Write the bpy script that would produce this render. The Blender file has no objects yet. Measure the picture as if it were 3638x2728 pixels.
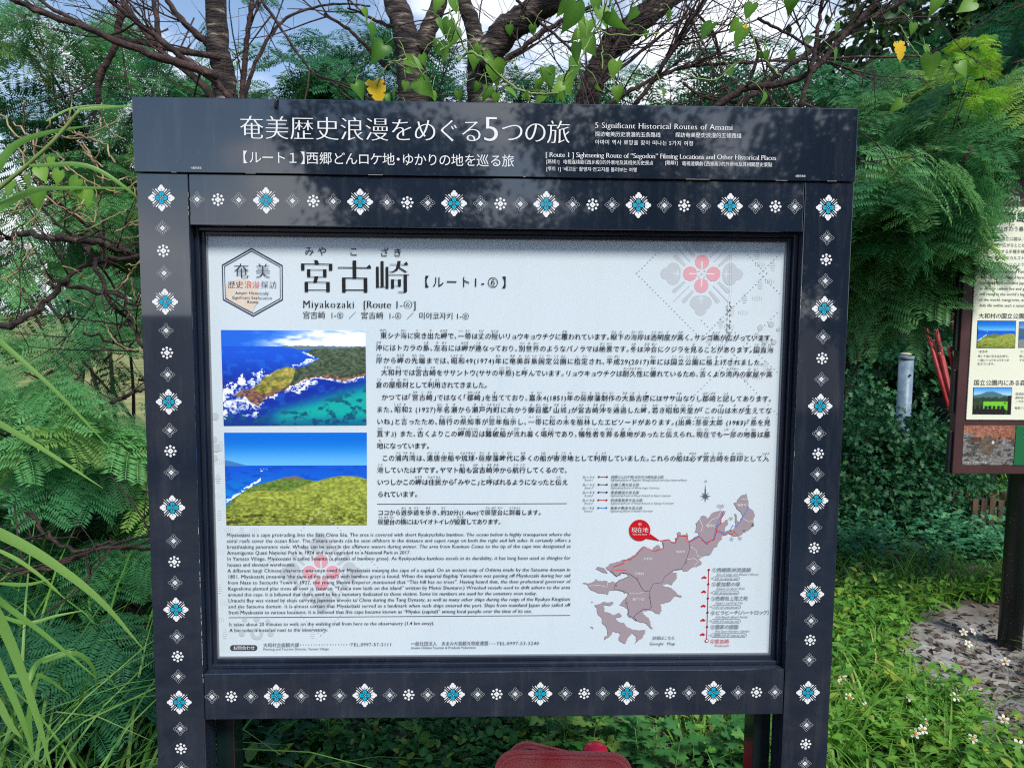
import bpy, math, random
import numpy as np
from mathutils import Matrix, Vector
R = math.radians
rng = np.random.default_rng(11)
random.seed(5)
scene = bpy.context.scene
C = scene.collection

# ------------------------------------------------------------------ camera
CAM_H = 1.6
PITCH, ROLL, YAW = R(5.147), R(0.431), R(1.871)
FPX = 2677.9                      # focal length in photograph pixels (width 3638)
cam = bpy.data.cameras.new('camera')
cam.sensor_fit = 'HORIZONTAL'; cam.sensor_width = 36.0
cam.lens = FPX / 3638 * 36.0
cam.clip_start = 0.05; cam.clip_end = 2000
cam.dof.use_dof = True; cam.dof.focus_distance = 1.68; cam.dof.aperture_fstop = 9.0
cam_ob = bpy.data.objects.new('camera', cam); C.objects.link(cam_ob)
cam_ob.matrix_world = (Matrix.Translation((0, 0, CAM_H)) @ Matrix.Rotation(R(90) - PITCH, 4, 'X')
                       @ Matrix.Rotation(ROLL, 4, 'Z'))
scene.camera = cam_ob

# ------------------------------------------------------------------ light
SUN_EL, SUN_AZ = R(46), R(152)    # azimuth clockwise from +Y: the sun stands behind the viewer, to the right
world = bpy.data.worlds.new('World'); scene.world = world
world.use_nodes = True
nt = world.node_tree; nt.nodes.clear()
def wn(t, **kw):
    n = nt.nodes.new(t)
    for k, v in kw.items(): setattr(n, k, v)
    return n
sky = wn('ShaderNodeTexSky', sky_type='NISHITA', sun_disc=False, sun_elevation=SUN_EL, sun_rotation=SUN_AZ,
         air_density=1.0, dust_density=0.6, ozone_density=1.2)
tc = wn('ShaderNodeTexCoord')
mp = wn('ShaderNodeMapping'); mp.inputs['Scale'].default_value = (1, 1, 1.9); mp.inputs['Location'].default_value = (0.35, 0.1, 0.62)
nz = wn('ShaderNodeTexNoise'); nz.inputs['Scale'].default_value = 2.3; nz.inputs['Detail'].default_value = 9; nz.inputs['Roughness'].default_value = 0.56; nz.inputs['Distortion'].default_value = 0.25
mr = wn('ShaderNodeMapRange', interpolation_type='SMOOTHSTEP'); mr.inputs['From Min'].default_value = 0.525; mr.inputs['From Max'].default_value = 0.665
sep = wn('ShaderNodeSeparateXYZ')
low = wn('ShaderNodeMapRange'); low.inputs['From Min'].default_value = 0.50; low.inputs['From Max'].default_value = 0.02
low.inputs['To Min'].default_value = -0.05; low.inputs['To Max'].default_value = 0.20
add = wn('ShaderNodeMath', operation='ADD')
nz2 = wn('ShaderNodeTexNoise'); nz2.inputs['Scale'].default_value = 5.0; nz2.inputs['Detail'].default_value = 6
cr = wn('ShaderNodeValToRGB')
cr.color_ramp.elements[0].position = 0.32; cr.color_ramp.elements[0].color = (4.9, 5.6, 6.8, 1)
cr.color_ramp.elements[1].position = 0.62; cr.color_ramp.elements[1].color = (8.6, 8.8, 9.1, 1)
mx = wn('ShaderNodeMix', data_type='RGBA')
bg = wn('ShaderNodeBackground'); bg.inputs['Strength'].default_value = 0.125
out = wn('ShaderNodeOutputWorld')
L = nt.links.new
L(tc.outputs['Generated'], mp.inputs['Vector']); L(mp.outputs[0], nz.inputs['Vector']); L(mp.outputs[0], nz2.inputs['Vector'])
L(tc.outputs['Generated'], sep.inputs[0]); L(sep.outputs['Z'], low.inputs['Value'])
L(nz.outputs['Fac'], add.inputs[0]); L(low.outputs[0], add.inputs[1]); L(add.outputs[0], mr.inputs['Value'])
L(nz2.outputs['Fac'], cr.inputs[0])
L(mr.outputs[0], mx.inputs['Factor']); L(sky.outputs[0], mx.inputs['A']); L(cr.outputs[0], mx.inputs['B'])
L(mx.outputs['Result'], bg.inputs[0]); L(bg.outputs[0], out.inputs[0])

sun = bpy.data.lights.new('sun', 'SUN'); sun.energy = 2.9; sun.angle = R(14); sun.color = (1.0, 0.955, 0.88)
sun_ob = bpy.data.objects.new('sun', sun); C.objects.link(sun_ob)
sd = Vector((math.sin(SUN_AZ) * math.cos(SUN_EL), math.cos(SUN_AZ) * math.cos(SUN_EL), math.sin(SUN_EL)))
sun_ob.rotation_euler = sd.to_track_quat('Z', 'Y').to_euler()
sun_ob.location = sd * 60

scene.view_settings.view_transform = 'Standard'
scene.view_settings.look = 'None'
scene.view_settings.gamma = 1.0
scene.view_settings.exposure = 0.46
scene.cycles.filter_width = 1.1
scene.cycles.use_denoising = False
scene.cycles.adaptive_threshold = 0.006
scene.cycles.sample_clamp_indirect = 3.0
scene.cycles.caustics_reflective = False; scene.cycles.caustics_refractive = False
scene.cycles.max_bounces = 8
scene.cycles.transparent_max_bounces = 8

# ------------------------------------------------------------------ picture <-> world helpers
cP, sP, cR, sR = math.cos(PITCH), math.sin(PITCH), math.cos(ROLL), math.sin(ROLL)
def ray(px, py):                  # photograph pixel at 3638 wide -> direction in the world
    x, y = px - 1819.0, py - 1364.0
    xx, yy = cR * x + sR * y, -sR * x + cR * y
    a, b = xx / FPX, -yy / FPX
    return np.array([a, cP + b * sP, -sP + b * cP])
K = 3638 / 2212
def P(px, py, Y):                 # view pixel (2212 wide) -> world point with that y
    d = ray(px * K, py * K)
    return np.array([0, 0, CAM_H]) + d * (Y / d[1])
def G(px, py, z=0.0):             # view pixel -> point on the ground
    d = ray(px * K, py * K)
    return np.array([0, 0, CAM_H]) + d * ((z - CAM_H) / d[2])
class Plane:                      # an upright board: u along it, v up (from the eye level), dep behind its face
    def __init__(s, Y, yaw): s.Y, s.yaw = Y, yaw
    def at(s, px, py, dep=0.0):
        d = ray(px, py); c, sn = math.cos(s.yaw), math.sin(s.yaw)
        n = np.array([-sn, c, 0.0]); o = np.array([0, s.Y, 0.0]) + n * dep
        t = (o @ n) / (d @ n); p = d * t
        return (p - o) @ np.array([c, sn, 0.0]), p[2]
SIGN = Plane(1.6, YAW)
PARK = Plane(3.45, R(1.0))

# ------------------------------------------------------------------ materials
def lin(c):
    c = np.asarray(c, float) / 255.0
    return np.where(c <= 0.04045, c / 12.92, ((c + 0.055) / 1.055) ** 2.4)
def srgb(*c): return tuple(lin(c)) + (1.0,)
_m = {}
def mat(name, col, rough=0.6, spec=0.5, ior=None, metal=0.0, coat=0.0):
    if name in _m: return _m[name]
    m = bpy.data.materials.new(name); m.use_nodes = True
    b = m.node_tree.nodes['Principled BSDF']
    b.inputs['Base Color'].default_value = tuple(col)[:3] + (1,)
    b.inputs['Roughness'].default_value = rough
    b.inputs['Specular IOR Level'].default_value = spec
    b.inputs['Metallic'].default_value = metal
    if ior: b.inputs['IOR'].default_value = ior
    if coat: b.inputs['Coat Weight'].default_value = coat; b.inputs['Coat Roughness'].default_value = 0.06
    _m[name] = m
    return m
def noisy(name, c1, c2, scale=8, rough=0.7, detail=6, c3=None, lo=0.35, hi=0.65, bump=0.0, spec=0.5, stretch=None, ior=None, rough2=None, coords='Object'):
    if name in _m: return _m[name]
    m = mat(name, c1, rough, spec, ior); n = m.node_tree.nodes; l = m.node_tree.links.new
    b = n['Principled BSDF']
    t = n.new('ShaderNodeTexCoord'); mpn = n.new('ShaderNodeMapping')
    if stretch: mpn.inputs['Scale'].default_value = stretch
    z = n.new('ShaderNodeTexNoise'); z.inputs['Scale'].default_value = scale; z.inputs['Detail'].default_value = detail
    r = n.new('ShaderNodeValToRGB')
    r.color_ramp.elements[0].position = lo; r.color_ramp.elements[0].color = tuple(c1)[:3] + (1,)
    r.color_ramp.elements[1].position = hi; r.color_ramp.elements[1].color = tuple(c2)[:3] + (1,)
    if c3 is not None:
        e = r.color_ramp.elements.new(min(0.98, hi + 0.12)); e.color = tuple(c3)[:3] + (1,)
    l(t.outputs[coords], mpn.inputs[0]); l(mpn.outputs[0], z.inputs['Vector']); l(z.outputs['Fac'], r.inputs[0]); l(r.outputs[0], b.inputs['Base Color'])
    if bump:
        z2 = n.new('ShaderNodeTexNoise'); z2.inputs['Scale'].default_value = scale * 3; z2.inputs['Detail'].default_value = 5
        bp = n.new('ShaderNodeBump'); bp.inputs['Strength'].default_value = bump; bp.inputs['Distance'].default_value = 0.02
        l(mpn.outputs[0], z2.inputs['Vector']); l(z2.outputs['Fac'], bp.inputs['Height']); l(bp.outputs[0], b.inputs['Normal'])
    if rough2 is not None:
        mrn = n.new('ShaderNodeMapRange'); mrn.inputs['To Min'].default_value = rough; mrn.inputs['To Max'].default_value = rough2
        l(z.outputs['Fac'], mrn.inputs['Value']); l(mrn.outputs[0], b.inputs['Roughness'])
    return m
def leafmat(name, dark, lightc, warm, rough=0.5, trans=0.28, spec=0.35):
    """foliage: every leaf carries a random number (tint); old leaves and young ones differ in colour"""
    if name in _m: return _m[name]
    m = bpy.data.materials.new(name); m.use_nodes = True
    n = m.node_tree.nodes; l = m.node_tree.links.new; b = n['Principled BSDF']
    a = n.new('ShaderNodeAttribute'); a.attribute_name = 'tint'
    r = n.new('ShaderNodeValToRGB')
    e = r.color_ramp.elements
    e[0].position = 0.0; e[0].color = tuple(dark)[:3] + (1,)
    e[1].position = 0.95; e[1].color = tuple(lightc)[:3] + (1,)
    w = e.new(0.99); w.color = tuple(warm)[:3] + (1,)
    l(a.outputs['Fac'], r.inputs[0]); l(r.outputs[0], b.inputs['Base Color'])
    b.inputs['Roughness'].default_value = rough; b.inputs['Specular IOR Level'].default_value = spec
    t = n.new('ShaderNodeBsdfTranslucent'); mix = n.new('ShaderNodeMixShader'); mix.inputs[0].default_value = trans
    hs = n.new('ShaderNodeHueSaturation'); hs.inputs['Saturation'].default_value = 1.0; hs.inputs['Value'].default_value = 1.5; hs.inputs['Hue'].default_value = 0.492
    l(r.outputs[0], hs.inputs['Color']); l(hs.outputs[0], t.inputs['Color'])
    o = n['Material Output']
    l(b.outputs[0], mix.inputs[1]); l(t.outputs[0], mix.inputs[2]); l(mix.outputs[0], o.inputs['Surface'])
    _m[name] = m
    return m

# ------------------------------------------------------------------ mesh helpers
def tag(o, label=None, cat=None, group=None, kind=None):
    if label: o['label'] = label
    if cat: o['category'] = cat
    if group: o['group'] = group
    if kind: o['kind'] = kind
    return o
def empty(name, loc=(0, 0, 0), rz=0.0, label=None, cat=None, group=None):
    o = bpy.data.objects.new(name, None); C.objects.link(o)
    o.location = tuple(float(v) for v in loc); o.rotation_euler = (0, 0, rz); o.empty_display_size = 0.1
    return tag(o, label, cat, group)
def link(name, me, parent=None, m=None):
    o = bpy.data.objects.new(name, me); C.objects.link(o)
    if parent is not None: o.parent = parent
    if m is not None:
        for k in (m if isinstance(m, (list, tuple)) else [m]): me.materials.append(k)
    return o
def npmesh(name, V, Fs, tint=None, smooth=False, col=None, midx=None):
    """V (n,3); Fs: list of int arrays (k,sides)"""
    me = bpy.data.meshes.new(name)
    V = np.asarray(V, np.float32)
    me.vertices.add(len(V)); me.vertices.foreach_set('co', V.ravel())
    Fs = [np.asarray(f, np.int32) for f in Fs if len(f)]
    nl = sum(f.size for f in Fs); npoly = sum(len(f) for f in Fs)
    me.loops.add(nl); me.polygons.add(npoly)
    me.loops.foreach_set('vertex_index', np.concatenate([f.ravel() for f in Fs]))
    tot = np.concatenate([np.full(len(f), f.shape[1], np.int32) for f in Fs])
    st = np.concatenate([[0], np.cumsum(tot)[:-1]]).astype(np.int32)
    me.polygons.foreach_set('loop_start', st)
    me.polygons.foreach_set('loop_total', tot)
    if midx is not None: me.polygons.foreach_set('material_index', np.asarray(midx, np.int32))
    if smooth: me.polygons.foreach_set('use_smooth', np.ones(npoly, bool))
    me.update(calc_edges=True)
    if tint is not None:
        a = me.attributes.new('tint', 'FLOAT', 'POINT'); a.data.foreach_set('value', np.asarray(tint, np.float32))
    if col is not None:
        a = me.attributes.new('ink', 'FLOAT_COLOR', 'POINT'); a.data.foreach_set('color', np.asarray(col, np.float32).ravel())
    return me
class MB:
    """collects boxes, tubes, polygons into ONE mesh"""
    def __init__(s): s.V = []; s.F = []; s.n = 0; s.mi = []; s.cur = 0; s.T = []; s.tint = 0.5
    def add(s, V, F):
        V = np.asarray(V, float); s.V.append(V); s.T += [s.tint] * len(V)
        for f in F: s.F.append([int(i) + s.n for i in f]); s.mi.append(s.cur)
        s.n += len(V)
    def box(s, a, b, bev=0.0, M=None):
        (x0, y0, z0), (x1, y1, z1) = a, b
        if bev <= 0:
            V = [(x0,y0,z0),(x1,y0,z0),(x1,y1,z0),(x0,y1,z0),(x0,y0,z1),(x1,y0,z1),(x1,y1,z1),(x0,y1,z1)]
            F = [(0,3,2,1),(4,5,6,7),(0,1,5,4),(1,2,6,5),(2,3,7,6),(3,0,4,7)]
        else:
            import bmesh
            bm = bmesh.new(); bmesh.ops.create_cube(bm, size=1.0)
            for v in bm.verts: v.co = Vector(((x0+x1)/2 + v.co.x*(x1-x0), (y0+y1)/2 + v.co.y*(y1-y0), (z0+z1)/2 + v.co.z*(z1-z0)))
            bmesh.ops.bevel(bm, geom=bm.edges[:], offset=bev, segments=2, profile=0.5, affect='EDGES')
            bm.verts.index_update(); V = [tuple(v.co) for v in bm.verts]; F = [[v.index for v in f.verts] for f in bm.faces]; bm.free()
        V = np.asarray(V, float)
        if M is not None: V = V @ np.asarray(M.to_3x3()).T + np.asarray(M.translation)
        s.add(V, F)
    def tube(s, pts, rad, sides=6, cap=True, wob=0.0):
        pts = np.asarray(pts, float); n = len(pts)
        rad = np.full(n, rad) if np.isscalar(rad) else np.asarray(rad, float)
        t = np.gradient(pts, axis=0); t /= np.linalg.norm(t, axis=1)[:, None] + 1e-12
        ref = np.array([0.3, 0.9, 0.2]) if abs(t[0] @ np.array([0.3, 0.9, 0.2])) < 0.9 else np.array([1.0, 0, 0])
        a = np.cross(t, ref); a /= np.linalg.norm(a, axis=1)[:, None] + 1e-12
        b = np.cross(t, a)
        th = np.arange(sides) * 2 * np.pi / sides
        r = rad[:, None] * (1 + (wob * rng.standard_normal((n, sides)) if wob else 0))
        V = pts[:, None] + r[..., None] * (np.cos(th)[None, :, None] * a[:, None] + np.sin(th)[None, :, None] * b[:, None])
        F = []
        for i in range(n - 1):
            for j in range(sides):
                k = (j + 1) % sides
                F.append((i*sides+j, i*sides+k, (i+1)*sides+k, (i+1)*sides+j))
        if cap: F.append(tuple(range(sides))[::-1]); F.append(tuple((n-1)*sides + j for j in range(sides)))
        s.add(V.reshape(-1, 3), F)
    def lathe(s, prof, sides=24, c=(0, 0, 0), M=None):
        th = np.arange(sides) * 2 * np.pi / sides
        V = np.array([[(r*math.cos(t), r*math.sin(t), z) for t in th] for r, z in prof]).reshape(-1, 3)
        F = []
        for i in range(len(prof) - 1):
            for j in range(sides):
                k = (j + 1) % sides
                F.append((i*sides+j, i*sides+k, (i+1)*sides+k, (i+1)*sides+j))
        F.append(tuple(range(sides))[::-1]); F.append(tuple((len(prof)-1)*sides + j for j in range(sides)))
        if M is not None: V = V @ np.asarray(M.to_3x3()).T + np.asarray(M.translation)
        s.add(V + np.asarray(c), F)
    def build(s, name, m, parent=None, smooth=False):
        me = bpy.data.meshes.new(name)
        me.from_pydata(np.concatenate(s.V).tolist(), [], s.F); me.update()
        me.polygons.foreach_set('material_index', s.mi)
        if smooth: me.polygons.foreach_set('use_smooth', [True] * len(me.polygons))
        a = me.attributes.new('tint', 'FLOAT', 'POINT'); a.data.foreach_set('value', np.asarray(s.T, np.float32))
        return link(name, me, parent, m)
def smooth_path(pts, n=6, jit=0.0):
    pts = np.asarray(pts, float)
    q = np.vstack([2*pts[0]-pts[1], pts, 2*pts[-1]-pts[-2]]); o = []
    for i in range(1, len(q) - 2):
        for k in range(n):
            t = k / n
            o.append(0.5*((2*q[i]) + (-q[i-1]+q[i+1])*t + (2*q[i-1]-5*q[i]+4*q[i+1]-q[i+2])*t*t + (-q[i-1]+3*q[i]-3*q[i+1]+q[i+2])*t**3))
    o.append(pts[-1]); o = np.array(o)
    if jit: o[1:-1] += rng.normal(0, jit, (len(o) - 2, o.shape[1]))
    return o

# ------------------------------------------------------------------ lettering (glyphs of the built-in font, laid out by hand)
_tc = bpy.data.curves.new('glyph', 'FONT'); _to = bpy.data.objects.new('glyph', _tc); C.objects.link(_to)
_gc = {}
def _outl(ch, res):
    _tc.body = ch
    dg = bpy.context.evaluated_depsgraph_get(); dg.update()
    cu = _to.to_curve(dg); polys = []
    for sp in cu.splines:
        bp = sp.bezier_points; n = len(bp); pts = []
        for i in range(n):
            a, b = bp[i], bp[(i + 1) % n]
            p0, p1, p2, p3 = a.co, a.handle_right, b.handle_left, b.co
            straight = (p1 - p0).cross(p3 - p0).length < 1e-6 and (p2 - p0).cross(p3 - p0).length < 1e-6
            pts.append((p0.x, p0.y))
            if not straight:
                for k in range(1, res):
                    t = k / res; q = p0*(1-t)**3 + 3*p1*t*(1-t)**2 + 3*p2*t*t*(1-t) + p3*t**3
                    pts.append((q.x, q.y))
        pp = [pts[0]]
        for p in pts[1:]:
            if abs(p[0]-pp[-1][0]) + abs(p[1]-pp[-1][1]) > 1e-5: pp.append(p)
        if len(pp) > 1 and abs(pp[0][0]-pp[-1][0]) + abs(pp[0][1]-pp[-1][1]) < 1e-5: pp.pop()
        if len(pp) > 2: polys.append(np.array(pp))
    _to.to_curve_clear()
    return polys
_fc = bpy.data.curves.new('fill', 'CURVE'); _fc.dimensions = '2D'; _fc.fill_mode = 'BOTH'
_fo = bpy.data.objects.new('fill', _fc); C.objects.link(_fo)
def _fill(polys):
    _fc.splines.clear()
    for p in polys:
        sp = _fc.splines.new('POLY'); sp.points.add(len(p) - 1); sp.use_cyclic_u = True
        q = np.zeros((len(p), 4)); q[:, :2] = p; q[:, 3] = 1
        sp.points.foreach_set('co', q.ravel())
    dg = bpy.context.evaluated_depsgraph_get(); dg.update()
    me = _fo.evaluated_get(dg).to_mesh()
    V = np.array([v.co[:2] for v in me.vertices]).reshape(-1, 2); me.calc_loop_triangles()
    T = np.array([t.vertices[:] for t in me.loop_triangles], int).reshape(-1, 3)
    _fo.to_mesh_clear() if False else _fo.evaluated_get(dg).to_mesh_clear()
    return V, T
def _width(s):
    p = _outl(s, 1)
    return max(q[:, 0].max() for q in p) - min(q[:, 0].min() for q in p)
NARROW = '、。，「」『』【】（）《》：・‘’；'
def glyph(ch, style='sans', res=2):
    key = (ch, style, res)
    if key in _gc: return _gc[key]
    if ch in ' \u3000':
        g = (np.zeros((0, 2)), np.zeros((0, 3), int), 0.30 if ch == ' ' else 1.0); _gc[key] = g; return g
    polys = _outl(ch, res)
    o = ord(ch)
    if o >= 0x2E80 or ch in NARROW or 0x2460 <= o <= 0x24FF: adv = 1.0
    else: adv = _width('H' + ch + 'H') - _width('HH')
    if 0x3041 <= o <= 0x30FF: adv = 0.94
    if ch in 'っゃゅょッャュョ': adv = 0.84
    if 0xAC00 <= o <= 0xD7A3: adv = 0.92
    if ch in NARROW:
        x0 = min(p[:, 0].min() for p in polys); x1 = max(p[:, 0].max() for p in polys)
        pad = 0.06 if ch in '、。，' else 0.12 if ch in '・：' else 0.08
        polys = [p - [x0 - pad, 0] for p in polys]; adv = x1 - x0 + pad * (4.2 if ch in '、。，' else 2)
    extra = []
    if style in ('ming', 'ming_s', 'serif', 'serif_s', 'body'):
        area = sum(0.5 * np.sum(p[:, 0]*np.roll(p[:, 1], -1) - np.roll(p[:, 0], -1)*p[:, 1]) for p in polys)
        sg = 1 if area > 0 else -1
        a, b = {'ming': (0.0235, -0.010), 'ming_s': (0.016, 0.002), 'serif': (0.017, -0.004), 'serif_s': (0.006, -0.003), 'body': (-0.007, -0.009)}[style]
        new = []
        for p in polys:
            e = np.roll(p, -1, 0) - p; L_ = np.linalg.norm(e, axis=1)[:, None] + 1e-9; e = e / L_
            nin = sg * np.stack([-e[:, 1], e[:, 0]], 1)
            nv = nin + np.roll(nin, 1, 0); d = np.sum(nv * nin, 1)[:, None]
            nv = nv / np.maximum(d, 0.5)
            kk = 0.0 if (style[:5] == 'serif' and ch in 'MNWVXAKkvwxyzZ7') else 1.0
            q = p + np.clip(nv, -1.4, 1.4) * [b * kk, a * kk]
            n = len(p)
            if style == 'ming':
                for i in range(n):
                    if abs(e[i, 0]) < 0.3 and L_[i, 0] < 0.115 and nin[i, 0] < -0.9:
                        pr, nx = (i - 1) % n, (i + 1) % n
                        if abs(e[pr, 1]) < 0.15 and abs(e[nx, 1]) < 0.15 and L_[pr, 0] > 0.12 and L_[nx, 0] > 0.06:
                            top = q[i] if q[i, 1] > q[(i+1) % n, 1] else q[(i+1) % n]
                            extra.append(np.array([top, top + [-0.045, 0.075], top + [-0.125, 0]]))
            if style == 'serif' and not (0x2460 <= o <= 0x24FF):
                for i in range(n):
                    if abs(e[i, 1]) < 0.05 and 0.05 < L_[i, 0] < 0.16:
                        pr, nx = (i - 1) % n, (i + 1) % n
                        if abs(e[pr, 0]) < 0.35 and abs(e[nx, 0]) < 0.35 and L_[pr, 0] > 0.12 and L_[nx, 0] > 0.12:
                            y = q[i, 1]; s_ = 1 if nin[i, 1] > 0 else -1
                            xa, xb = sorted((q[i, 0], q[(i+1) % n, 0])); h = 0.036 * s_; w = 0.052
                            left = np.array([(xa - w, y), (xa, y), (xa, y + h), (xa - w, y + h)])
                            right = np.array([(xb, y), (xb + w, y), (xb + w, y + h), (xb, y + h)])
                            if s_ > 0 or ch in 'MNHIKRBDEFPTUVWXAYilhkbd': extra.append(left)
                            elif ch in 'nmrpuij1': extra.append(left)
                            if s_ > 0 or ch in 'MNHIKUVWXAY': extra.append(right)
            new.append(q)
        polys = new
    V, T = _fill(polys)
    if style == 'body':
        ar = lambda V, T: sum(abs(np.cross(V[t[1]] - V[t[0]], V[t[2]] - V[t[0]])) for t in T) / 2
        if len(T) == 0 or not 0.93 < ar(V, T) / (abs(sum(0.5 * np.sum(p[:, 0]*np.roll(p[:, 1], -1) - np.roll(p[:, 0], -1)*p[:, 1]) for p in polys)) + 1e-9) < 1.07:
            g = glyph(ch, 'sans', res); _gc[key] = g; return g
    for x in extra:
        k = len(V); V = np.vstack([V, x]); T = np.vstack([T, [(k, k+1, k+2)] + ([(k, k+2, k+3)] if len(x) == 4 else [])])
    g = (V, T, adv); _gc[key] = g
    return g
class Ink:
    """flat printed shapes and letters on a board, in its u,v; each piece lies a hair above the one before"""
    def __init__(s, plane, dep, base=0.0005): s.p = plane; s.dep = dep; s.base = base; s.V = []; s.F = []; s.n = 0; s.k = 0; s.mi = []; s.m = 0
    def uv(s, px, py): return s.p.at(px, py, s.dep)
    def tri(s, UV, T, h=None):
        if len(UV) == 0: return
        y = s.dep - (s.base + 9e-4 if h is None else h)
        V = np.stack([UV[:, 0], np.full(len(UV), y), UV[:, 1] + CAM_H], 1)
        s.V.append(V); s.F += [[int(i) + s.n for i in t] for t in T]; s.mi += [s.m] * len(T); s.n += len(V)
    def poly(s, pts, h=None):
        pts = np.asarray(pts, float)
        if h is None: s.k += 1; h = s.base + s.k * 9e-6
        s.tri(pts, [list(range(len(pts)))], h)
    def ppoly(s, pts, h=None): s.poly([s.uv(*q) for q in pts], h)
    def disc(s, c, r, n=14, h=None): s.poly([(c[0]+r*math.cos(t*2*math.pi/n), c[1]+r*math.sin(t*2*math.pi/n)) for t in range(n)], h)
    def ring(s, pts, w, closed=True, h=None):
        pts = np.asarray(pts, float); n = len(pts)
        if closed: t = np.roll(pts, -1, 0) - np.roll(pts, 1, 0)
        else: t = np.gradient(pts, axis=0)
        t /= np.linalg.norm(t, axis=1)[:, None] + 1e-12
        nn = np.stack([-t[:, 1], t[:, 0]], 1) * w / 2
        V = np.vstack([pts + nn, pts - nn]); F = []
        for i in range(n if closed else n - 1):
            j = (i + 1) % n; F.append((i, j, n + j, n + i))
        if h is None: s.k += 1; h = s.base + s.k * 9e-6
        s.tri(V, F, h)
    def pline(s, pts, w, h=None): s.ring([s.uv(*q) for q in pts], w, False, h)
    def text(s, txt, x0, x1, y, size, style='sans', res=2, yr=None, ruby=None, sq=None, big=None, align='c'):
        """txt between pixels x0..x1 (fullsize photograph), middle of the letters at pixel row y (yr at the right end)"""
        import re
        if style == 'serif' and size < 21: style = 'serif_s' if size > 14 else 'sans'
        plain, rb = '', []
        for m_ in re.finditer(r'\{([^|]+)\|([^}]+)\}|(.)', txt):
            if m_.group(3): plain += m_.group(3)
            else:
                rb.append((len(plain), len(m_.group(1)), m_.group(2))); plain += m_.group(1)
        u0, v0 = s.uv(x0, y)
        em = size * (s.uv(x0 + 100, y)[0] - u0) / 100
        gl = [glyph(c, style if not (style == 'ming' and ord(c) < 0x2E80) else 'ming_s', res) for c in plain]
        sc = [(big or {}).get(i, 1.0) for i in range(len(plain))]
        nat = sum(g[2] * k for g, k in zip(gl, sc)) * em
        tr = 0.0; xs = 1.0
        if x1 is not None:
            u1 = s.uv(x1, y if yr is None else yr)[0]
            if len(plain) > 1: tr = (u1 - u0 - nat) / (len(plain) - 1)
            if tr < -0.06 * em or tr > 0.5 * em and sq: xs = (u1 - u0) / nat; tr = 0.0
        x = u0; pos = []
        vb = v0 - 0.36 * em
        for c, g, k in zip(plain, gl, sc):
            if len(g[0]): s.tri(g[0] * [em * k * xs, em * k] + [x, vb + (-0.02 * em if k != 1 else 0)], g[1])
            pos.append((x, x + g[2] * em * xs * k)); x += g[2] * em * xs * k + tr
        for i, n, r_ in rb:
            a, b = pos[i][0], pos[i + n - 1][1]; re_ = em * 0.40
            w = len(r_) * re_ * 0.98; xx = (a + b) / 2 - w / 2
            for c in r_:
                g = glyph(c, style, 1); s.tri(g[0] * re_ + [xx, vb + em * 1.0], g[1]); xx += re_ * 0.98
        return vb, em
    def build(s, name, m, parent):
        me = bpy.data.meshes.new(name)
        me.from_pydata(np.concatenate(s.V).tolist(), [], s.F); me.update()
        me.polygons.foreach_set('material_index', s.mi)
        return link(name, me, parent, m)

# ------------------------------------------------------------------ the ground
def vnoise(x, y, seed=0):
    x = np.asarray(x, float); y = np.asarray(y, float)
    xi = np.floor(x).astype(int); yi = np.floor(y).astype(int); fx = x - xi; fy = y - yi
    fx = fx*fx*(3-2*fx); fy = fy*fy*(3-2*fy)
    def h(a, b):
        n = (a * 374761393 + b * 668265263 + seed * 974711) & 0xFFFFFFFF
        n = ((n ^ (n >> 13)) * 1274126177) & 0xFFFFFFFF
        return ((n ^ (n >> 16)) & 0xFFFF) / 65535.0
    return (h(xi, yi)*(1-fx) + h(xi+1, yi)*fx)*(1-fy) + (h(xi, yi+1)*(1-fx) + h(xi+1, yi+1)*fx)*fy
def fbm(x, y, o=4, seed=0):
    s = 0; a = 0.5; t = 0
    for k in range(o):
        s = s + a * vnoise(x * 2**k, y * 2**k, seed + k); t += a; a *= 0.5
    return s / t
def gz(x, y):
    x = np.asarray(x, float); y = np.asarray(y, float)
    r = np.hypot(x, y - 3)
    near = 0.10 * (fbm(x*0.9, y*0.9, 4, 3) - 0.5) * np.exp(-(r/14)**2)
    return near
_g = np.sign(np.linspace(-1, 1, 161)) * (np.abs(np.linspace(-1, 1, 161)) ** 3.2) * 600
_gx, _gy = np.meshgrid(_g, _g + 3); _gzv = gz(_gx, _gy)
_n = 161; _id = np.arange(_n*_n).reshape(_n, _n)
_F = np.stack([_id[:-1, :-1], _id[:-1, 1:], _id[1:, 1:], _id[1:, :-1]], -1).reshape(-1, 4)
m_ground = bpy.data.materials.new('soil_and_field'); m_ground.use_nodes = True
n_ = m_ground.node_tree.nodes; l_ = m_ground.node_tree.links.new; b_ = n_['Principled BSDF']; b_.inputs['Roughness'].default_value = 0.95
t_ = n_.new('ShaderNodeTexCoord'); z1 = n_.new('ShaderNodeTexNoise'); z1.inputs['Scale'].default_value = 5.5; z1.inputs['Detail'].default_value = 10; z1.inputs['Roughness'].default_value = 0.7
r1 = n_.new('ShaderNodeValToRGB'); r1.color_ramp.elements[0].position = 0.36; r1.color_ramp.elements[0].color = (0.022, 0.016, 0.012, 1)
r1.color_ramp.elements[1].position = 0.68; r1.color_ramp.elements[1].color = (0.17, 0.14, 0.115, 1)
z2 = n_.new('ShaderNodeTexNoise'); z2.inputs['Scale'].default_value = 1.2; z2.inputs['Detail'].default_value = 8
r2 = n_.new('ShaderNodeValToRGB'); r2.color_ramp.elements[0].position = 0.3; r2.color_ramp.elements[0].color = (0.10, 0.14, 0.035, 1)
r2.color_ramp.elements[1].position = 0.7; r2.color_ramp.elements[1].color = (0.36, 0.34, 0.12, 1)
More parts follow.
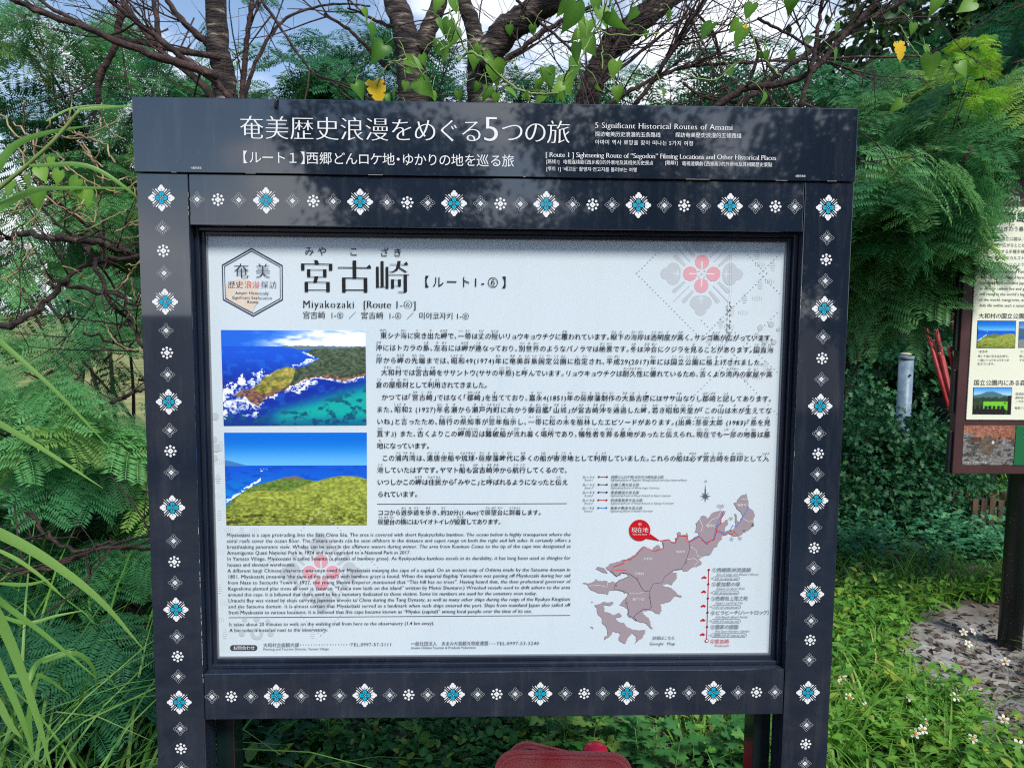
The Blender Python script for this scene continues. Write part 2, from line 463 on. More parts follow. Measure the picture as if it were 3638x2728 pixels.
sx = n_.new('ShaderNodeSeparateXYZ'); mrr = n_.new('ShaderNodeMapRange'); mrr.inputs['From Min'].default_value = 6.5; mrr.inputs['From Max'].default_value = 9.5
mm = n_.new('ShaderNodeMix'); mm.data_type = 'RGBA'
bp_ = n_.new('ShaderNodeBump'); bp_.inputs['Strength'].default_value = 0.8; bp_.inputs['Distance'].default_value = 0.03
l_(t_.outputs['Object'], z1.inputs['Vector']); l_(t_.outputs['Object'], z2.inputs['Vector']); l_(t_.outputs['Object'], sx.inputs[0])
l_(z1.outputs['Fac'], r1.inputs[0]); l_(z2.outputs['Fac'], r2.inputs[0]); l_(sx.outputs['Y'], mrr.inputs['Value'])
l_(mrr.outputs[0], mm.inputs['Factor']); l_(r1.outputs[0], mm.inputs['A']); l_(r2.outputs[0], mm.inputs['B']); l_(mm.outputs['Result'], b_.inputs['Base Color'])
_pc = G(2185, 1440)
vd = n_.new('ShaderNodeVectorMath'); vd.operation = 'DISTANCE'; vd.inputs[1].default_value = (_pc[0], _pc[1], 0)
l_(t_.outputs['Object'], vd.inputs[0])
pm = n_.new('ShaderNodeMath'); pm.operation = 'MULTIPLY_ADD'; pm.inputs[1].default_value = 0.55; l_(z2.outputs['Fac'], pm.inputs[0]); l_(vd.outputs['Value'], pm.inputs[2])
pr_ = n_.new('ShaderNodeMapRange'); pr_.inputs['From Min'].default_value = 1.15; pr_.inputs['From Max'].default_value = 0.80; l_(pm.outputs[0], pr_.inputs['Value'])
r3 = n_.new('ShaderNodeValToRGB'); r3.color_ramp.elements[0].position = 0.36; r3.color_ramp.elements[0].color = (0.18, 0.165, 0.155, 1)
r3.color_ramp.elements[1].position = 0.6; r3.color_ramp.elements[1].color = (0.42, 0.405, 0.38, 1); l_(z1.outputs['Fac'], r3.inputs[0])
m3 = n_.new('ShaderNodeMix'); m3.data_type = 'RGBA'; l_(pr_.outputs[0], m3.inputs['Factor']); l_(mm.outputs['Result'], m3.inputs['A']); l_(r3.outputs[0], m3.inputs['B']); l_(m3.outputs['Result'], b_.inputs['Base Color'])
l_(z1.outputs['Fac'], bp_.inputs['Height']); l_(bp_.outputs[0], b_.inputs['Normal'])
ground = link('ground', npmesh('ground', np.stack([_gx.ravel(), _gy.ravel(), _gzv.ravel()], 1), [_F], smooth=True), None, m_ground)
tag(ground, kind='structure')

# ------------------------------------------------------------------ inks and paints
m_white = mat('white_ink', (0.80, 0.82, 0.83), 0.45)
m_dim = mat('pale_ink', (0.36, 0.39, 0.43), 0.45)
m_teal = mat('teal_ink', srgb(0, 168, 200), 0.4)
m_navy = noisy('navy_vinyl', srgb(27, 36, 50), srgb(35, 45, 60), scale=2.5, rough=0.018, rough2=0.05, ior=1.9)
m_navyink = mat('navy_ink', srgb(30, 38, 54), 0.2)
m_frame = noisy('dark_navy_paint', srgb(20, 27, 42), srgb(32, 42, 60), scale=3, rough=0.28, rough2=0.4)
m_greenpost = noisy('dark_green_paint', srgb(10, 24, 26), srgb(17, 36, 37), scale=4, rough=0.16)
m_panel = noisy('panel_laminate', srgb(207, 222, 231), srgb(214, 226, 233), scale=1.8, rough=0.30)
m_silver = mat('grey_edge', srgb(140, 146, 152), 0.35, metal=0.3)
m_ink = mat('black_ink', srgb(20, 24, 36), 0.5)
m_black = mat('title_black', srgb(8, 8, 14), 0.5)
m_grey = mat('grey_ink', srgb(88, 94, 104), 0.5)
m_pattern = mat('pattern_grey', srgb(190, 199, 206), 0.4)
m_pink = mat('pattern_pink', srgb(222, 165, 175), 0.4)
m_beige = mat('badge_beige', srgb(222, 208, 192), 0.4)
m_red = mat('red_ink', srgb(196, 14, 28), 0.45)
m_dred = mat('dark_red_ink', srgb(140, 20, 44), 0.45)
m_coral = mat('coral_ink', srgb(222, 70, 66), 0.45)
m_blue = mat('blue_ink', srgb(40, 120, 210), 0.45)
m_purple = mat('purple_ink', srgb(56, 36, 84), 0.45)
m_brownink = mat('dark_brown_ink', srgb(78, 66, 70), 0.45)
m_mauve = mat('map_mauve', srgb(160, 147, 155), 0.45)
m_printm = bpy.data.materials.new('photo_print'); m_printm.use_nodes = True
_a = m_printm.node_tree.nodes.new('ShaderNodeAttribute'); _a.attribute_name = 'ink'
m_printm.node_tree.links.new(_a.outputs['Color'], m_printm.node_tree.nodes['Principled BSDF'].inputs['Base Color'])
m_printm.node_tree.nodes['Principled BSDF'].inputs['Roughness'].default_value = 0.35

def photo(name, plane, dep, quad, fn, parent, nx=220, ny=150, thick=0.0011):
    """a printed picture: a fine grid whose points carry the ink colour worked out by fn(u, v)"""
    (tl, tr, bl, br) = [np.array(plane.at(q[0], q[1], dep)) for q in quad]
    u, v = np.meshgrid(np.linspace(0, 1, nx), np.linspace(0, 1, ny))
    p = (tl*(1-u)[..., None] + tr*u[..., None])*(1-v)[..., None] + (bl*(1-u)[..., None] + br*u[..., None])*v[..., None]
    col = fn(u, v); col = lin(np.clip(col*1.08, 0, 255)); col = np.concatenate([col, np.ones(col.shape[:2] + (1,))], -1)
    V = np.stack([p[..., 0], np.full(u.shape, dep - thick), p[..., 1] + CAM_H], -1).reshape(-1, 3)
    idg = np.arange(nx*ny).reshape(ny, nx)
    F = np.stack([idg[1:, :-1], idg[1:, 1:], idg[:-1, 1:], idg[:-1, :-1]], -1).reshape(-1, 4)
    return link(name, npmesh(name, V, [F], col=col.reshape(-1, 4)), parent, m_printm)
def inpoly(u, v, pts):
    r = np.zeros(u.shape, bool); n = len(pts)
    for i in range(n):
        (x0, y0), (x1, y1) = pts[i], pts[(i+1) % n]
        c = ((y0 > v) != (y1 > v)) & (u < (x1-x0)*(v-y0)/((y1-y0) + 1e-12) + x0); r ^= c
    return r
def mixc(a, b, t): return a*(1-t[..., None]) + np.asarray(b, float)*t[..., None]
def ss(a, b, x): t = np.clip((x-a)/(b-a), 0, 1); return t*t*(3-2*t)
def full(u, c): return np.broadcast_to(np.asarray(c, float), u.shape + (3,)).copy()

def cape_photo(u, v):
    n1 = fbm(u*6, v*14, 5, 1); n2 = fbm(u*22, v*22, 4, 7); n3 = fbm(u*60, v*60, 3, 9)
    sky_ = mixc(full(u, (24, 98, 214)), (150, 185, 240), ss(0.15, 0.6, u + 0.4*(n1-0.5)))
    sky_ = mixc(sky_, (236, 240, 250), ss(0.42, 0.62, n1 + 0.25*u - 0.1)*ss(0.2, 0.5, u))
    sea = mixc(full(u, (16, 82, 206)), (8, 44, 152), ss(0.2, 0.6, v))
    sea = mixc(sea, (30, 120, 220), ss(0.55, 0.75, n2)*0.35)
    turq = ss(0.0, 0.2, v - (0.78 - 0.42*np.clip(u-0.3, 0, 1)))
    sea = mixc(sea, (8, 164, 156), turq*ss(0.25, 0.42, u)); sea = mixc(sea, (6, 84, 110), turq*ss(0.5, 0.68, n2))
    sea = mixc(sea, (10, 60, 120), ss(0.86, 1.0, v)*0.6)
    c = np.where((v < 0.168)[..., None], sky_, sea)
    j = (n2-0.5)*0.05 + (n3-0.5)*0.03
    c = np.where(inpoly(u, v+j*0.3, [(0.42,0.16),(1,0.165),(1,0.21),(0.55,0.2),(0.42,0.172)])[..., None], (92,118,132), c)
    foam = inpoly(u+j, v+j, [(0.52,0.2),(0.66,0.27),(0.70,0.30),(0.62,0.335),(0.47,0.40),(0.5,0.375),(0.6,0.315),(0.64,0.29),(0.56,0.235)])
    foam |= inpoly(u+j*2, v+j*3, [(0.0,0.66),(0.12,0.55),(0.2,0.51),(0.30,0.44),(0.34,0.46),(0.24,0.56),(0.22,0.68),(0.28,0.74),(0.26,0.82),(0.1,0.84),(0.02,0.95),(0,0.9)]) & (n3 > 0.36)
    foam |= inpoly(u+j, v+j, [(0.48,0.64),(0.56,0.56),(0.66,0.53),(0.66,0.56),(0.6,0.60),(0.53,0.67)]) & (n3 > 0.38)
    foam |= inpoly(u+j, v+j, [(0.42,0.615),(0.55,0.525),(0.67,0.485),(0.85,0.525),(1,0.49),(1,0.505),(0.85,0.55),(0.67,0.505),(0.56,0.555),(0.43,0.66)])
    foam |= inpoly(u+j, v+j, [(0.28,0.72),(0.36,0.66),(0.4,0.68),(0.37,0.73)]) & (n3 > 0.4)
    foam |= inpoly(u+j, v+j, [(0.2,0.44),(0.28,0.45),(0.27,0.49),(0.21,0.47)]) & (n3 > 0.42)
    foam |= inpoly(u+j, v+j, [(0.14,0.9),(0.2,0.85),(0.25,0.86),(0.22,0.92)])
    c = mixc(c, (238, 244, 248), np.where(foam, ss(.26, .62, n3*.5 + n2*.5), 0.0))
    wood = inpoly(u+j*0.4, v+j*0.6, [(0.49,0.40),(0.56,0.385),(0.63,0.33),(0.675,0.285),(0.58,0.23),(0.62,0.195),(1,0.175),(1,0.48),(0.86,0.52),(0.69,0.475),(0.57,0.52),(0.47,0.58),(0.48,0.47)])
    c = np.where(wood[..., None], full(u, (44, 58, 44)) + ((n3-0.3)*90)[..., None]*np.array([.9, 1, .7]) + (1-v)[..., None]*14, c)
    rock = inpoly(u+j*0.5, v+j*0.8, [(0.07,0.68),(0.14,0.62),(0.22,0.6),(0.3,0.6),(0.48,0.57),(0.6,0.49),(0.7,0.455),(0.86,0.5),(1,0.45),(1,0.485),(0.85,0.53),(0.68,0.49),(0.56,0.535),(0.42,0.63),(0.28,0.72),(0.25,0.8),(0.2,0.77),(0.16,0.7)])
    c = np.where((rock & (n3 > 0.3))[..., None], full(u, (120, 84, 66)) + ((n3-0.5)*120)[..., None], c)
    gr = inpoly(u+j*0.3, v+j*0.3, [(0.22,0.60),(0.285,0.50),(0.37,0.42),(0.45,0.38),(0.51,0.40),(0.49,0.50),(0.457,0.585),(0.37,0.63),(0.29,0.665),(0.24,0.65)])
    c = np.where(gr[..., None], mixc(full(u, (160, 150, 70)), (112, 116, 58), ss(.45, .62, n2)) + ((n3-0.5)*70 + (0.52 - v)*90 - ss(.02, .14, v - .93 + .85*u + .02)*34)[..., None], c)
    return c
def hill_photo(u, v):
    n2 = fbm(u*14, v*30, 4, 3); n3 = fbm(u*55, v*60, 3, 5)
    c = mixc(full(u, (0, 104, 206)), (96, 176, 232), ss(0.05, 0.36, v))
    sea = mixc(full(u, (12, 84, 200)), (16, 122, 206), ss(0.36, 0.7, v)); sea = mixc(sea, (8, 60, 170), ss(0.5, 0.7, n2)*0.5)
    c = np.where((v > 0.352)[..., None], sea, c)
    c = np.where(((v > 0.352 - 0.055*np.clip(1-(u-0.02)/0.13, 0, 1)) & (v < 0.36) & (u < 0.15))[..., None], (64, 116, 176), c)
    foam = (np.abs(v - (0.74 - 0.95*np.clip(u, 0, .25) - 0.1*(u > .25))) < 0.016 + 0.02*(n2-0.4)) & (u < 0.3) & (n3 > 0.45)
    c = np.where(foam[..., None], (225, 238, 246), c)
    h1 = np.interp(u, [0, .06, .18, .30, .42, .50, .56, .64, 1], [.80, .70, .58, .53, .48, .465, .50, .52, .53]) + (n3-0.5)*0.012
    c = np.where((v > h1)[..., None], full(u, (98, 124, 54)) + ((n3-0.5)*80 - (v-h1)*60)[..., None], c)
    c = np.where(((v > h1) & (v < h1+0.03) & (u > .42) & (u < .54))[..., None], (112, 104, 84), c)
    h2 = np.interp(u, [0, .1, .25, .45, .6, .72, .82, .92, 1], [.70, .66, .62, .63, .545, .49, .465, .47, .50]) + (n3-0.5)*0.012
    h2 = np.where(u < .1, .86-u*1.8, h2)
    c = np.where((v > h2)[..., None], full(u, (138, 150, 62)) + ((n3-0.5)*(90+150*(v-h2)) + (n2-.5)*50 - ss(.7, 1, v)*18)[..., None]*np.array([1, 1, .5]), c)
    c = np.where(((v > .88) & (n2 > .6) & (u < .35))[..., None], c*0.55, c)
    return c
def park_photo(u, v):
    n2 = fbm(u*12, v*12, 4, 13); n3 = fbm(u*30, v*30, 3, 5)
    c = mixc(full(u, (70, 150, 225)), (170, 205, 235), ss(0, .3, v))
    h = 0.3 - 0.16*np.exp(-((u-.45)/.3)**2) + (n2-.5)*.05
    c = np.where((v > h)[..., None], (70, 110, 120), c)
    c = np.where((v > .36 + (n2-.5)*.15)[..., None], full(u, (22, 44, 20)) + (n3*40)[..., None], c)
    c = np.where(((v > .52) & (np.abs(u-.62) < .36) & (v < .86) & (n2 > .3))[..., None], (110, 190, 50), c)
    c = np.where(((v > .8 - .12*(np.abs(((u*9) % 1)-.5) > .2)) & (u < .86))[..., None], (26, 26, 26), c)
    c = np.where(((u > .9) & (v > .3))[..., None], (20, 22, 18), c)
    return c
def rabbit_photo(u, v):
    n2 = fbm(u*10, v*16, 4, 23); n3 = fbm(u*40, v*40, 3, 25)
    c = full(u, (112, 110, 108)) + ((n3-.5)*110)[..., None]
    c = np.where(((v < .36 + .2*(n2-.5)) & (u > .2) | (v < .2))[..., None], full(u, (140, 92, 74)) + ((n3-.5)*110)[..., None], c)
    c = np.where(((n2 > .56) & (v > .3))[..., None], c*.62, c)
    body = ((u-.47)/.14)**2 + ((v-.5)/.25)**2 < 1
    body |= ((u-.56)/.09)**2 + ((v-.42)/.13)**2 < 1
    c = np.where(body[..., None], full(u, (92, 80, 68)) + ((n3-.5)*70)[..., None], c)
    c = np.where((((u-.575)/.022)**2 + ((v-.43)/.045)**2 < 1)[..., None], (205, 200, 190), c)
    return c
def bay_photo(u, v):
    n2 = fbm(u*10, v*10, 4, 43)
    c = mixc(full(u, (60, 110, 190)), (150, 190, 230), ss(0, .45, v))
    c = np.where((v > .25 + .35*u + (n2-.5)*.1)[..., None], (60, 96, 120), c)
    c = np.where((v > .55)[..., None], (40, 90, 150), c); c = np.where((v > .72 + (n2-.5)*.2)[..., None], (120, 130, 126), c)
    return c

# ------------------------------------------------------------------ the information sign
sign = empty('information_sign', (0, 1.6, 0), YAW, 'large dark navy information board on posts holding a white panel with photographs and map', 'sign')
UL, UR, OL, OR = -0.7725, 0.7195, -0.6677, 0.6147
HT, HB, OT, OB, FB = 0.4365, 0.2863, 0.1819, -0.7813, -0.8855
Z = CAM_H
def bar(name, u0, u1, v0, v1, d0, d1, m, bev=0.0014, parent=sign):
    b = MB(); b.box((u0, d0, v0 + Z), (u1, d1, v1 + Z), bev); return b.build(name, m, parent)
GAP = 0.0007
header = bar('header_board', -0.7748, 0.7200, HB + GAP, HT, -0.004, 0.070, m_navy)
sideL = bar('side_board', UL, OL - GAP, -Z - 0.05, HB - GAP, 0.0, 0.064, m_navy)
sideR = bar('side_board', OR + GAP, UR, -Z - 0.05, HB - GAP, 0.0, 0.064, m_navy)
railT = bar('top_rail', OL + GAP, OR - GAP, OT, HB - GAP, 0.001, 0.064, m_navy)
railB = bar('bottom_rail', OL + GAP, OR - GAP, FB, OB, 0.001, 0.064, m_navy)
bar('leg', -0.6690, -0.6290, -Z - 0.05, 0.12, 0.066, 0.130, m_greenpost, 0.003)
bar('leg', 0.5740, 0.6140, -Z - 0.05, 0.12, 0.066, 0.130, m_greenpost, 0.003)
bar('back_board', -0.6280, 0.5730, OB - 0.05, OT + 0.05, 0.072, 0.090, m_frame, 0.002)
fr = MB()     # the slim frame stepping down to the panel
for k, (i, d0, d1) in enumerate(((0.0, 0.024, 0.0635), (0.0085, 0.035, 0.0630))):
    a, b_, c_, e_ = OL + i + 0.0003, OR - i - 0.0003, OB + i + 0.0003, OT - i - 0.0003; w = 0.0082
    fr.box((a, d0, c_ + Z), (a + w, d1, e_ + Z), 0.0012); fr.box((b_ - w, d0, c_ + Z), (b_, d1, e_ + Z), 0.0012)
    fr.box((a + w + 2e-4, d0 + 2e-4, c_ + Z), (b_ - w - 2e-4, d1, c_ + w + Z), 0.0012); fr.box((a + w + 2e-4, d0 + 2e-4, e_ - w + Z), (b_ - w - 2e-4, d1, e_ + Z), 0.0012)
fr.build('panel_frame', m_frame, sign)
ed = MB(); i = 0.0171; w = 0.003
a, b_, c_, e_ = OL + i, OR - i, OB + i, OT - i
ed.box((a, 0.040, c_ + Z), (a + w, 0.060, e_ + Z)); ed.box((b_ - w, 0.040, c_ + Z), (b_, 0.060, e_ + Z))
ed.box((a + w + 2e-4, 0.0402, c_ + Z), (b_ - w - 2e-4, 0.060, c_ + w + Z))
ed.build('panel_edge_strip', m_silver, sign)
PD = 0.044
panel = bar('info_panel', OL + 0.0172, OR - 0.0172, OB + 0.0172, OT - 0.0172, PD, 0.058, m_panel, 0.0)
hk = MB(); p0 = np.array([SIGN.at(985, 372)[0], 0.0, SIGN.at(985, 372)[1] + Z])
hk.tube(smooth_path([p0 + [0.001, 0.02, 0.008], p0 + [0.001, -0.006, 0.008], p0 + [0, -0.010, 0.002], p0 + [-0.002, -0.009, -0.010]], 5), 0.0028, 7)
hk.build('hook', mat('black_metal', (0.01, 0.01, 0.012), 0.35), sign, True)

# dust and run marks on the painted boards (old wear, not shade), and chipped edges
def weather(m, col, amt, speck=.5):
    n = m.node_tree.nodes; l = m.node_tree.links.new; b = n['Principled BSDF']
    src = b.inputs['Base Color'].links[0].from_socket
    t = n.new('ShaderNodeTexCoord'); mpn = n.new('ShaderNodeMapping'); mpn.inputs['Scale'].default_value = (9, 9, 1.1)
    z = n.new('ShaderNodeTexNoise'); z.inputs['Scale'].default_value = 2.6; z.inputs['Detail'].default_value = 9; z.inputs['Roughness'].default_value = .68
    z2 = n.new('ShaderNodeTexNoise'); z2.inputs['Scale'].default_value = 170; z2.inputs['Detail'].default_value = 2
    r = n.new('ShaderNodeMapRange'); r.inputs['From Min'].default_value = .52; r.inputs['From Max'].default_value = .8; r.inputs['To Max'].default_value = amt
    r2 = n.new('ShaderNodeMapRange'); r2.inputs['From Min'].default_value = .70; r2.inputs['From Max'].default_value = .78; r2.inputs['To Max'].default_value = speck
    ad = n.new('ShaderNodeMath'); ad.operation = 'ADD'; ad.use_clamp = True
    mx_ = n.new('ShaderNodeMix'); mx_.data_type = 'RGBA'; mx_.inputs['B'].default_value = col
    l(t.outputs['Object'], mpn.inputs[0]); l(mpn.outputs[0], z.inputs['Vector']); l(t.outputs['Object'], z2.inputs['Vector'])
    l(z.outputs['Fac'], r.inputs['Value']); l(z2.outputs['Fac'], r2.inputs['Value']); l(r.outputs[0], ad.inputs[0]); l(r2.outputs[0], ad.inputs[1])
    l(ad.outputs[0], mx_.inputs['Factor']); l(src, mx_.inputs['A']); l(mx_.outputs['Result'], b.inputs['Base Color'])
weather(m_navy, srgb(96, 100, 104), .30); weather(m_frame, srgb(92, 98, 106), .22); weather(m_panel, srgb(176, 184, 180), .14, .06)
m_chip = mat('bare_metal_edge', srgb(176, 172, 164), .5)
for par, segs in ((sideL, [(OL - .0012, -.76, -.63), (OL - .0012, -.60, -.52), (OL - .0012, -.47, -.45), (OL - .0012, -.80, -.775), (OL - .0012, .19, .25)]), (sideR, [(OR + .0012, -.30, -.27), (OR + .0012, .02, .10)])):
    b = MB()
    for u, v0, v1 in segs:
        n = max(2, int((v1 - v0)/.012))
        for k in range(n):
            if rng.uniform() < .8: a0 = v0 + (v1-v0)*k/n; b.box((u - .0004, -.0004, a0 + Z), (u + rng.uniform(.0001, .0005), .0004, a0 + (v1-v0)/n*rng.uniform(.5, 1) + Z))
    b.build('chipped_edge', m_chip, par)
b = MB()
for u0, u1 in ((-.55, -.53), (-.30, -.27), (.02, .025), (.36, .41), (.55, .575), (.66, .68), (-.70, -.69)): b.box((u0, -.0045, HB + GAP - .0001 + Z), (u1, -.0037, HB + GAP + .0006 + Z))
b.build('chipped_edge', m_chip, header)

# emblems along the boards
def trefoil(R_, rot, c, base=0.50):
    h = [(0, base), (0.12, 0.515), (0.215, 0.565), (0.262, 0.64), (0.262, 0.73), (0.22, 0.805), (0.145, 0.845), (0.125, 0.92), (0.07, 0.98), (0, 1.0)]
    pts = h + [(-x, y) for x, y in h[-2:0:-1]]
    cs, sn = math.cos(rot), math.sin(rot)
    return [(c[0] + R_*(x*cs - y*sn), c[1] + R_*(x*sn + y*cs)) for x, y in pts]
def rotp(pts, R_, rot, c):
    cs, sn = math.cos(rot), math.sin(rot)
    return [(c[0] + R_*(x*cs - y*sn), c[1] + R_*(x*sn + y*cs)) for x, y in pts]
def rect(x0, y0, x1, y1): return [(x0, y0), (x1, y0), (x1, y1), (x0, y1)]
def emblem(ink, c, R_, mats, detail=True):
    outer, inner, line = mats
    for q in range(4):
        a = q * math.pi / 2
        ink.m = outer; ink.poly(trefoil(R_, a, c))
        for s in (-1, 1):
            ink.poly(rotp([(0.15*s - 0.03, 0.42), (0.15*s + 0.03, 0.42), (0.168*s + 0.052, 0.74), (0.168*s + 0.035, 0.79), (0.168*s - 0.035, 0.79), (0.168*s - 0.052, 0.74)], R_, a + math.pi/4, c))
        ink.poly(rotp(rect(-0.014, 0.40, 0.014, 0.94), R_, a + math.pi/4, c))
        ink.m = inner; cc = rotp([(0, 0.28)], R_, a, c)[0]; ink.disc(cc, 0.172*R_, 18)
        ink.m = line
        ink.poly(rotp(rect(-0.016, 0.10, 0.016, 0.30), R_, a, c))
        if detail:
            ink.poly(rotp(rect(-0.012, 0.5, 0.012, 0.70), R_, a, c)); ink.poly(rotp(rect(-0.075, 0.575, 0.075, 0.6), R_, a, c))
    ink.m = outer
    ink.disc(c, 0.03*R_, 8)
    for q in range(4): ink.disc(rotp([(0, 0.095)], R_, q*math.pi/2 + math.pi/4, c)[0], 0.024*R_, 8)
def lozenge(ink, c, R_):
    for q in range(4):
        a = q * math.pi / 2; ink.m = 1
        h = [(0, 0.33), (0.17, 0.46), (0.265, 0.62), (0.22, 0.78), (0.10, 0.88), (0, 1.0)]
        ink.ring(rotp(h + [(-x, y) for x, y in h[-2:0:-1]], R_, a, c), 0.045*R_)
        ink.ring(rotp([(0.19*math.cos(t), 0.50 + 0.19*math.sin(t)) for t in np.linspace(0, 2*math.pi, 9)[:-1]], R_, a + math.pi/4, c), 0.04*R_)
        ink.m = 0
        ink.disc(rotp([(0, 0.64)], R_, a, c)[0], 0.05*R_, 8); ink.disc(rotp([(0, 0.5)], R_, a + math.pi/4, c)[0], 0.045*R_, 8)
    ink.m = 0; ink.poly(rotp([(0, .34), (.34, 0), (0, -.34), (-.34, 0)], R_, 0, c))
    ink.m = 2; ink.ring(rotp([(0, .1), (.1, 0), (0, -.1), (-.1, 0)], R_, 0, c), .04*R_)
def dots(ink, c, R_):
    ink.m = 0
    for q in range(8): ink.disc(rotp([(0, 0.80)], R_, q*math.pi/4, c)[0], 0.205*R_, 14)
    for q in range(4): ink.disc(rotp([(0, 0.27)], R_, q*math.pi/2, c)[0], 0.215*R_, 14)
    ink.m = 2; ink.disc(c, 0.07*R_, 8)
EM = [m_white, m_dim, m_navyink, m_teal]
def row(parent, p0, p1, bigs, dep):
    """bigs: pixel (2212) positions of the big emblems; the small ones are spread between them"""
    pass
def put(ink, px, py, kind, k=1.0):
    c = ink.uv(px * K, py * K); ink.k = 0
    if kind == 'B': emblem(ink, c, 0.0268*k, (0, 3, 2))
    elif kind == 'L': lozenge(ink, c, 0.0156*k)
    else: dots(ink, c, 0.0128*k)
def strip(parent, items, dep):
    ink = Ink(SIGN, dep)
    for px, py, kd in items: put(ink, px, py, kd)
    return ink.build('printed_emblems', EM, parent)
top = []
for x, kd in ((426,'L'),(471,'D'),(516,'L'),(575,'B'),(632,'L'),(677,'D'),(720,'L'),(778,'B'),(836,'L'),(880,'D'),(924,'L'),(981,'B'),(1038,'L'),(1081,'D'),(1124,'L'),(1180,'B'),(1237,'L'),(1280,'D'),(1322,'L'),(1379,'B'),(1435,'L'),(1478,'D'),(1520,'L'),(1577,'B'),(1632,'L'),(1675,'D'),(1717,'L')):
    top.append((x, np.interp(x, [426, 981, 1717], [431, 439.5, 447]), kd))
strip(railT, top, 0.001)
bot = []
for x, kd in ((458,'L'),(500,'D'),(542,'L'),(597,'B'),(651,'L'),(693,'D'),(734,'L'),(788,'B'),(842,'L'),(883,'D'),(924,'L'),(978,'B'),(1032,'L'),(1073,'D'),(1113,'L'),(1167,'B'),(1221,'L'),(1262,'D'),(1302,'L'),(1354,'B'),(1407,'L'),(1448,'D'),(1488,'L'),(1541,'B'),(1594,'L'),(1634,'D'),(1674,'L')):
    bot.append((x, np.interp(x, [458, 978, 1674], [1504, 1499, 1494]), kd))
strip(railB, bot, 0.001)
def column(parent, ys, xs):
    it = []
    for y, kd in ys: it.append((np.interp(y, [430, 1060, 1659], xs), y, kd))
    strip(parent, it, 0.0)
seq = 'BLDLBLDLBLDLBLDLBLDLBLDL'
yl = [428,493,542,590,652,714,762,809,868,929,974,1020,1096,1168,1213,1258,1316,1374,1417,1460,1516,1573,1616,1658]
yr_ = [449,514,561,607,667,728,774,819,877,936,980,1024,1081,1139,1183,1226,1283,1340,1382,1424,1495,1565,1606,1648]
column(sideL, list(zip(yl, seq)), [349, 371.5, 392.5])
column(sideR, list(zip(yr_, seq)), [1790, 1764, 1738])

# header lettering
hd = -0.004
t = Ink(SIGN, hd)
t.text('奄美歴史浪漫をめぐる5つの旅', 850, 2028, 455, 90, 'ming_s', 5, yr=471, big={10: 1.42})
t.build('title_lettering', m_white, header)
t = Ink(SIGN, hd)
t.text('【ルート１】西郷どんロケ地・ゆかりの地を巡る旅', 862, 1828, 560, 47, 'sans', 4, yr=570)
t.build('subtitle_lettering', m_white, header)
t = Ink(SIGN, hd)
t.text('5 Significant Historical Routes of Amami', 2113, 2603, 445.5, 28, 'serif', 3, yr=450)
t.text('探访奄美历史浪漫的五条路线', 2113, 2347, 477.5, 18.5, 'sans', 2); t.text('探訪奄美歷史浪漫的五條路綫', 2398, 2634, 480.5, 18.5, 'sans', 2)
t.text('아마미 역사 로망을 찾아 떠나는 5가지 여정', 2113, 2463, 506, 18.5, 'sans', 2)
t.text('[ Route 1 ] Sightseeing Route of “Segodon” Filming Locations and Other Historical Places', 1937, 2758, 549.5, 24.5, 'serif', 3, yr=556.5)
t.text('[路线1]', 1940, 1988, 575, 16.5); t.text('电视连续剧《西乡殿》的外景地及其相关历史景点', 2000, 2321, 576, 16.5)
t.text('[路線1]', 2362, 2408, 579, 16.5); t.text('電視連續劇《西鄉殿》的外景地及其相關歷史景點', 2422, 2743, 582, 16.5)
t.text('[루트 1] ‘세고돈’ 촬영지·연고지를 둘러보는 여행', 1940, 2263, 600.5, 16.5)
t.text('©鹿児島県', 680, 717, 597.5, 9); t.text('©鹿児島県', 2825, 2861, 626.5, 9)
t.build('translation_lettering', m_white, header)

# ---- the white panel: faint pattern first, then pictures, text and the map
pt = Ink(SIGN, PD, 0.0002)
PM = [m_pattern, m_pink, m_panel]
def dotline(ink, p, q, n, r=2.7):
    for k in range(n + 1):
        x, y = p[0] + (q[0]-p[0])*k/n, p[1] + (q[1]-p[1])*k/n
        if 748 < x < 2772 and 862 < y < 2306: ink.disc(ink.uv(x, y), r/1719, 6, 0.0014 - 0.0002)
def clipem(cx, cy, R_):
    pt.k = 0; emblem(pt, pt.uv(cx, cy), R_, (0, 1, 2), True)
clipem(2493, 973, 0.093*0.98)
clipem(1141, 2033, 0.093*0.98)
pt.m = 0
for s in (1, -1):
    dotline(pt, (2262, 971), (2493 + 0, 971 + s*231), 24)
    dotline(pt, (2724, 971), (2493, 971 + s*231), 24)
    dotline(pt, (2700, 971), (2900, 971 + s*200), 20)
    dotline(pt, (920, 2033), (1141, 2033 + s*222), 22); dotline(pt, (1362, 2033), (1141, 2033 + s*222), 22)
dotline(pt, (2640, 1290), (2493, 1137), 14); dotline(pt, (2560, 1130), (2772, 1330), 20); dotline(pt, (2470, 1400), (2772, 1100), 28); dotline(pt, (2500, 1200), (2772, 1480), 26)
def hatch(cx, cy, vert, n=5, L_=20, st=7.5):
    pt.m = 0
    for k in range(n):
        o = (k - (n-1)/2) * st; l2 = L_ * (1 - abs(o)/(n*st)) 
        if vert: pt.pline([(cx+o, cy-l2/2), (cx+o, cy+l2/2)], 1.6/1719, 0.0006 + k*2e-5)
        else: pt.pline([(cx-l2/2, cy+o), (cx+l2/2, cy+o)], 1.6/1719, 0.0006 + k*2e-5)
